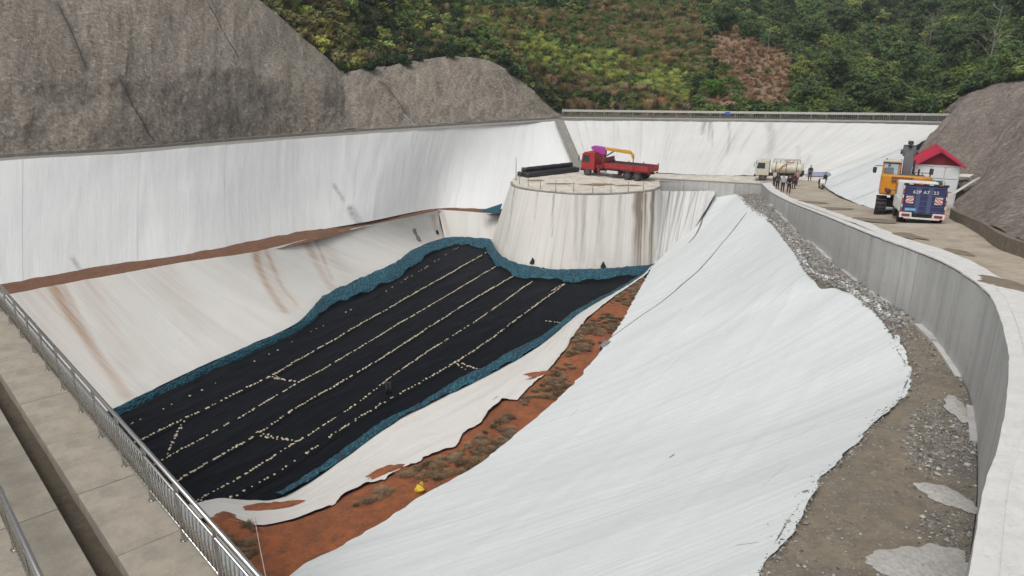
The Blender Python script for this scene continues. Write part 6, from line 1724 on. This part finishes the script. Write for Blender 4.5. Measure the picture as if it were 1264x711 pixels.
# mud spread on the platform
mud = ground('platform_mud', [(0.30, 0.20, 0.13), (0.25, 0.17, 0.11), (0.18, 0.12, 0.08), (0.38, 0.3, 0.22)], 1.2)
def blob(name, c, rx, ry, mat, label, cat, seed, z=.012, hgt=.05, rot=0.0, n=44, lobes=.35):
    mb = MB(); ring = []; 
    cen = mb.bm.verts.new((0, 0, hgt)); mid = []
    for k in range(n):
        a = 2 * math.pi * k / n; q = 1 + lobes * fbm(np.array([math.cos(a) * 1.6 + seed]), np.array([math.sin(a) * 1.6]), 4, seed)[0] * 1.8
        ring.append(mb.bm.verts.new((math.cos(a) * rx * q, math.sin(a) * ry * q, -.02))); mid.append(mb.bm.verts.new((math.cos(a) * rx * q * .8, math.sin(a) * ry * q * .8, hgt * .8)))
    for k in range(n):
        mb.bm.faces.new((cen, mid[k], mid[(k + 1) % n])); mb.bm.faces.new((mid[k], ring[k], ring[(k + 1) % n], mid[(k + 1) % n]))
    o = mb.build(name, mat, None, True); o.location = (c[0], c[1], c[2] + z); o.rotation_euler = (0, 0, rot); props(o, label, cat); return o
for k, (px, py, rx, ry, lab) in enumerate([(738, 228, 2.0, .8, 'reddish mud patch in the middle of the round platform'), (690, 227, 1.6, .4, 'dark mud patch before the black rolls on the platform'), (662, 223, 1.0, .4, 'narrow mud patch at the left end of the black rolls'), (775, 229, 1.5, .5, 'mud patch by the rear wheels of the red truck')]):
    blob('mud_patch', at(px, py, 13.1), rx, ry, mud, lab, 'mud', 30 + k)
road_mud = ground('road_mud', [(0.27, 0.22, 0.165), (0.22, 0.18, 0.13), (0.17, 0.14, 0.10), (0.34, 0.29, 0.22)], 1.4)
for k, (px, py, rx, ry, lab) in enumerate([(1003, 250, .8, 2.2, 'brown mud patch on the road just past the people'), (1032, 258, .9, 1.8, 'brown mud patch on the road before the white bank'), (1075, 272, .8, 1.6, 'brown mud patch on the road left of the small truck'), (1120, 292, .5, 1.0, 'brown mud patch by the road shoulder below the truck'), (1182, 312, .35, .9, 'small brown mud patch where the shoulder bends'), (1242, 352, .5, 1.1, 'brown mud patch on the road at the right edge')]):
    p = at_road(px, py); o = blob('mud_patch', p, rx, ry, road_mud, lab, 'mud', 130 + k, z=.05, hgt=.015)
    sl_ = (road_h(p[1] + 1) - road_h(p[1] - 1)) / 2; o.rotation_euler = (-math.atan(sl_), 0, 0)
# tarp pile, scooter
tarp_m = paint('blue_grey_tarp', (0.26, 0.30, 0.42), .6, .3)
o = blob('tarp_pile', at_road(1012, 216.5), 1.5, .6, tarp_m, 'low blue-grey tarpaulin heap at the foot of the far white slope', 'tarpaulin', 77, hgt=.4, lobes=.3)
sp = at_road(1013, 233); sc_r = empty('motor_scooter', sp, R(-100), 'dark motor scooter with a pale front parked by the white bank', 'scooter')
for x_ in (.62, -.62): wheel(sc_r, (x_, 0, .26), .26, .12)
mb = MB(); mb.prism([(-.75, .42), (-.1, .35), (.1, .3), (.45, .35), (.4, .42), (.1, .45), (-.05, .75), (-.7, .80)], -.16, .16, 'y', .04, 2); mb.build('body', dark, sc_r)
mb = MB(); mb.prism([(.38, .35), (.5, .35), (.58, .7), (.42, 1.05), (.34, 1.03), (.46, .7)], -.24, .24, 'y', .03, 2); mb.build('front_shield', white_p, sc_r)
mb = MB(); mb.box((-.38, 0, .84), (.72, .3, .12), None, .05, 2); mb.build('seat', chassis, sc_r)
mb = MB(); mb.tube([(.36, -.36, 1.06), (.42, -.12, 1.10), (.42, .12, 1.10), (.36, .36, 1.06)], .02, 6).ball((.36, -.38, 1.22), .07, (1, .4, 1), 1).ball((.36, .38, 1.22), .07, (1, .4, 1), 1); mb.build('handlebar', chassis, sc_r)
mb = MB(); mb.cyl((.62, -.1, .26), (.46, -.06, .9), .025, seg=6).cyl((.62, .1, .26), (.46, .06, .9), .025, seg=6); mb.build('fork', grey_st, sc_r)
person(sp + np.array([.55, .5, 0]), R(110), (0.03, 0.03, 0.032), (0.02, 0.02, 0.02), 'person in dark clothes standing just behind the scooter', 1.62)

# ---------------- small things
mb = MB(); mb.ball((0, 0, .14), .2, (1.1, .9, .8), 2)
for v_ in mb.bm.verts: v_.co *= 1 + .35 * (random.random() - .5)
mb.tube([(0, 0, .2), (.05, .02, .38), (.12, .0, .42)], [.07, .05, .09], 6)
o = mb.build('plastic_bag', yellow_bag_m); hp, _ = hit(518, 607); o.location = hp; props(o, 'crumpled yellow plastic bag on the red soil', 'bag')
p, _ = hit(480, 486); gv = empty('vent_pipe', p, 0, 'short black twin pipe standing on the black liner', 'pipe')
for dx in (-.1, .1):
    mb = MB(); mb.cyl((dx, 0, -.1), (dx, 0, .75), .075, seg=12).cyl((dx, 0, .7), (dx, 0, .78), .1, seg=12); mb.build('pipe', roll_mat, gv, True)
sg = empty('sign_plate', A0 + (A1 - A0) * .442 + [0, -.08, 1.05], 0, 'small blue plate fixed to the far berm railing', 'sign'); mb = MB(); mb.box((0, 0, 0), (.75, .03, .42), None, .01); mb.build('plate', sign_blue, sg)
# sagging cord by the railing
ca, _ = hit(313, 632); cb_ = at(329, 716, 12.5)
mb = MB(); pts = [ca * (1 - q) + cb_ * q + np.array([0, 0, -.25 * math.sin(math.pi * q)]) for q in np.linspace(0, 1, 20)]
mb.tube(pts, .014, 5); o = mb.build('rope', wood_white, None, True); props(o, 'thin white rope stretched from the skirt up towards the railing', 'rope')
# black vent flaps and tears in the sheets
black_m = paint('black_flap', (0.008, 0.008, 0.009), .7, .1)
for (px, py, lab) in [(657.5, 322, 'left black triangular vent flap low on the platform face'), (744.5, 327, 'right black triangular vent flap low on the platform face')]:
    p, n_ = hit(px, py, only=('sheet',))
    if p is None: continue
    mb = MB(); mb.bm.faces.new([mb.bm.verts.new(q) for q in ((-.34, 0, -.28), (.34, 0, -.28), (0, .1, .36))]); mb.bm.faces.new([mb.bm.verts.new(q) for q in ((-.34, 0, -.28), (0, -.25, -.3), (0, .1, .36))]); mb.bm.faces.new([mb.bm.verts.new(q) for q in ((.34, 0, -.28), (0, -.25, -.3), (0, .1, .36))])
    o = mb.build('vent_flap', black_m); o.location = p + np.array([0, -.12, .05]); props(o, lab, 'vent')
strip_on(p2, [(512, 282), (516, 289), (520, 297)], .5, .05, 'tear', fold_mat, s2, n=16, wob=1.2)
strip_on(p2, [(540, 284), (542, 289)], .45, .05, 'tear', black_m, s2, n=8)
# soil clods spilt over the skirt
for k, (px, py, rx, ry, rz, lab) in enumerate([(340, 628, 1.25, .55, .1, 'red soil spill on the white skirt at the near end of the liner'), (478, 582, .85, .38, .5, 'red soil spill on the white skirt below the dark fold'), (620, 494, .6, .42, .4, 'triangular red soil patch on the middle of the white skirt'), (668, 462, .95, .28, .3, 'thin red soil tongue reaching onto the white skirt')]):
    p, _ = hit(px, py); blob('soil_spill', p, rx, ry, soil_mat, lab, 'soil', 50 + k, z=.03, hgt=.07, rot=rz)

# ---------------- gravel and spilt concrete on the ledge
spill_m = ground('spilt_concrete', [(0.56, 0.545, 0.52), (0.47, 0.455, 0.43), (0.34, 0.32, 0.29), (0.62, 0.61, 0.59)], 2.6, bump=.6, bdist=.03)
for k, (px, py, rx, ry, rz, lab) in enumerate([(1168, 616, .62, .36, -1.0, 'pale spilt concrete patch on the ledge beside the gravel'), (1140, 697, 1.05, .5, .1, 'large pale spilt concrete patch at the bottom edge of the ledge'), (1180, 505, .8, .25, 1.2, 'small pale concrete smear on the ledge by the wall foot')]):
    p = at_ledge(px, py); p[2] = 20 - ledge_h(p[1]); blob('concrete_spill', p, rx, ry, spill_m, lab, 'concrete', 90 + k, z=.055, hgt=.014, rot=rz, n=120, lobes=.3)
t = NT('gravel'); geo = t.new('ShaderNodeNewGeometry'); r_ = geo.outputs['Random Per Island']
gravel_m = t.done(t.mix(t.ramp(r_, 0, 1), t.mix(t.ramp(r_, .2, .6), (0.10, 0.095, 0.085), (0.26, 0.25, 0.235)), t.mix(t.ramp(r_, .8, 1.0), (0.33, 0.32, 0.30), (0.60, 0.58, 0.54))), .9)
OCT = np.array([(1, 0, 0), (-1, 0, 0), (0, 1, 0), (0, -1, 0), (0, 0, 1), (0, 0, -1)], float)
OF = np.array([(0, 2, 4), (2, 1, 4), (1, 3, 4), (3, 0, 4), (2, 0, 5), (1, 2, 5), (3, 1, 5), (0, 3, 5)])
def pebbles(name, P, S, label, cat='gravel', mat=gravel_m):
    n = len(P); an = RNG.uniform(0, 6.28, n); c, s = np.cos(an), np.sin(an)
    J = OCT[None] * RNG.uniform(.65, 1.25, (n, 6, 1)) * np.array([1.15, .95, .7])
    X = J[..., 0] * c[:, None] - J[..., 1] * s[:, None]; Y = J[..., 0] * s[:, None] + J[..., 1] * c[:, None]
    V = np.stack([X, Y, J[..., 2]], -1) * S[:, None, None] + P[:, None]
    F = (OF[None] + (np.arange(n) * 6)[:, None, None]).reshape(-1, 3)
    o = link_mesh(name, np_mesh(name, V.reshape(-1, 3), F), mat); props(o, label, cat, kind='stuff'); return o
NG = 90000
u = RNG.uniform(.0, .93, NG); v = RNG.uniform(0, .72, NG)
P = ledge.pos(u, v); Q = proj(P)
d1 = fbm(P[:, 0] * .8, P[:, 1] * .8, 4, 201); d2 = fbm(P[:, 0] * .3, P[:, 1] * .3, 3, 203)
wfoot = np.clip(1 - v / .14, 0, 1); patch_g = np.clip(1 - np.hypot((Q[:, 0] - 1160) / 48, (Q[:, 1] - 545) / 55), 0, 1) * 5.0 + np.clip(1 - np.hypot((Q[:, 0] - 1165) / 45, (Q[:, 1] - 668) / 45), 0, 1) * 4.0
far_r = (P[:, 1] > 24) * .35; rim = np.clip((v - .60) / .06, 0, 1) * .5
dens = .07 + .6 * wfoot + patch_g + far_r + rim + .25 * np.clip(d1, 0, 1) + .2 * (d2 > .25)
near = P[:, 1] < 24
kp = (RNG.uniform(0, 1, NG) < dens * .55) & (Q[:, 1] < 760) & (Q[:, 0] > 850)
P = P[kp]; near = near[kp]
S = (.007 + .04 * RNG.uniform(0, 1, len(P)) ** 2.2) * np.where(near, 1.0, 1.7) * np.where(RNG.uniform(0, 1, len(P)) > .95, 1.9, 1.0)
P[:, 2] += S * .3
pebbles('gravel', P, S, 'grey gravel and rubble strewn along the ledge under the retaining wall')
# rubble hanging along the crest of the right sheet
u = RNG.uniform(.05, .98, 1800); v = np.abs(RNG.normal(0, .012, 1800))
P = p7.pos(u, v, .03); S = RNG.uniform(.015, .05, 1800) * np.where(P[:, 1] < 24, .8, 1.6)
pebbles('edge_rubble', P, S, 'loose rubble scattered along the upper edge of the right white sheet', mat=gravel_m)

# ---------------- thin haze in the valley air
mb = MB(); mb.box((0, 900, 49), (3200, 3300, 102))
hz = mb.build('haze', None); hz['kind'] = 'stuff'
hm_ = bpy.data.materials.new('haze'); hm_.use_nodes = True; nt_ = hm_.node_tree; nt_.nodes.clear()
ou = nt_.nodes.new('ShaderNodeOutputMaterial'); vo = nt_.nodes.new('ShaderNodeVolumePrincipled')
vo.inputs['Color'].default_value = (0.86, 0.92, 1.0, 1); vo.inputs['Density'].default_value = 0.00045; vo.inputs['Anisotropy'].default_value = 0.2
nt_.links.new(vo.outputs[0], ou.inputs['Volume']); hz.data.materials.append(hm_)
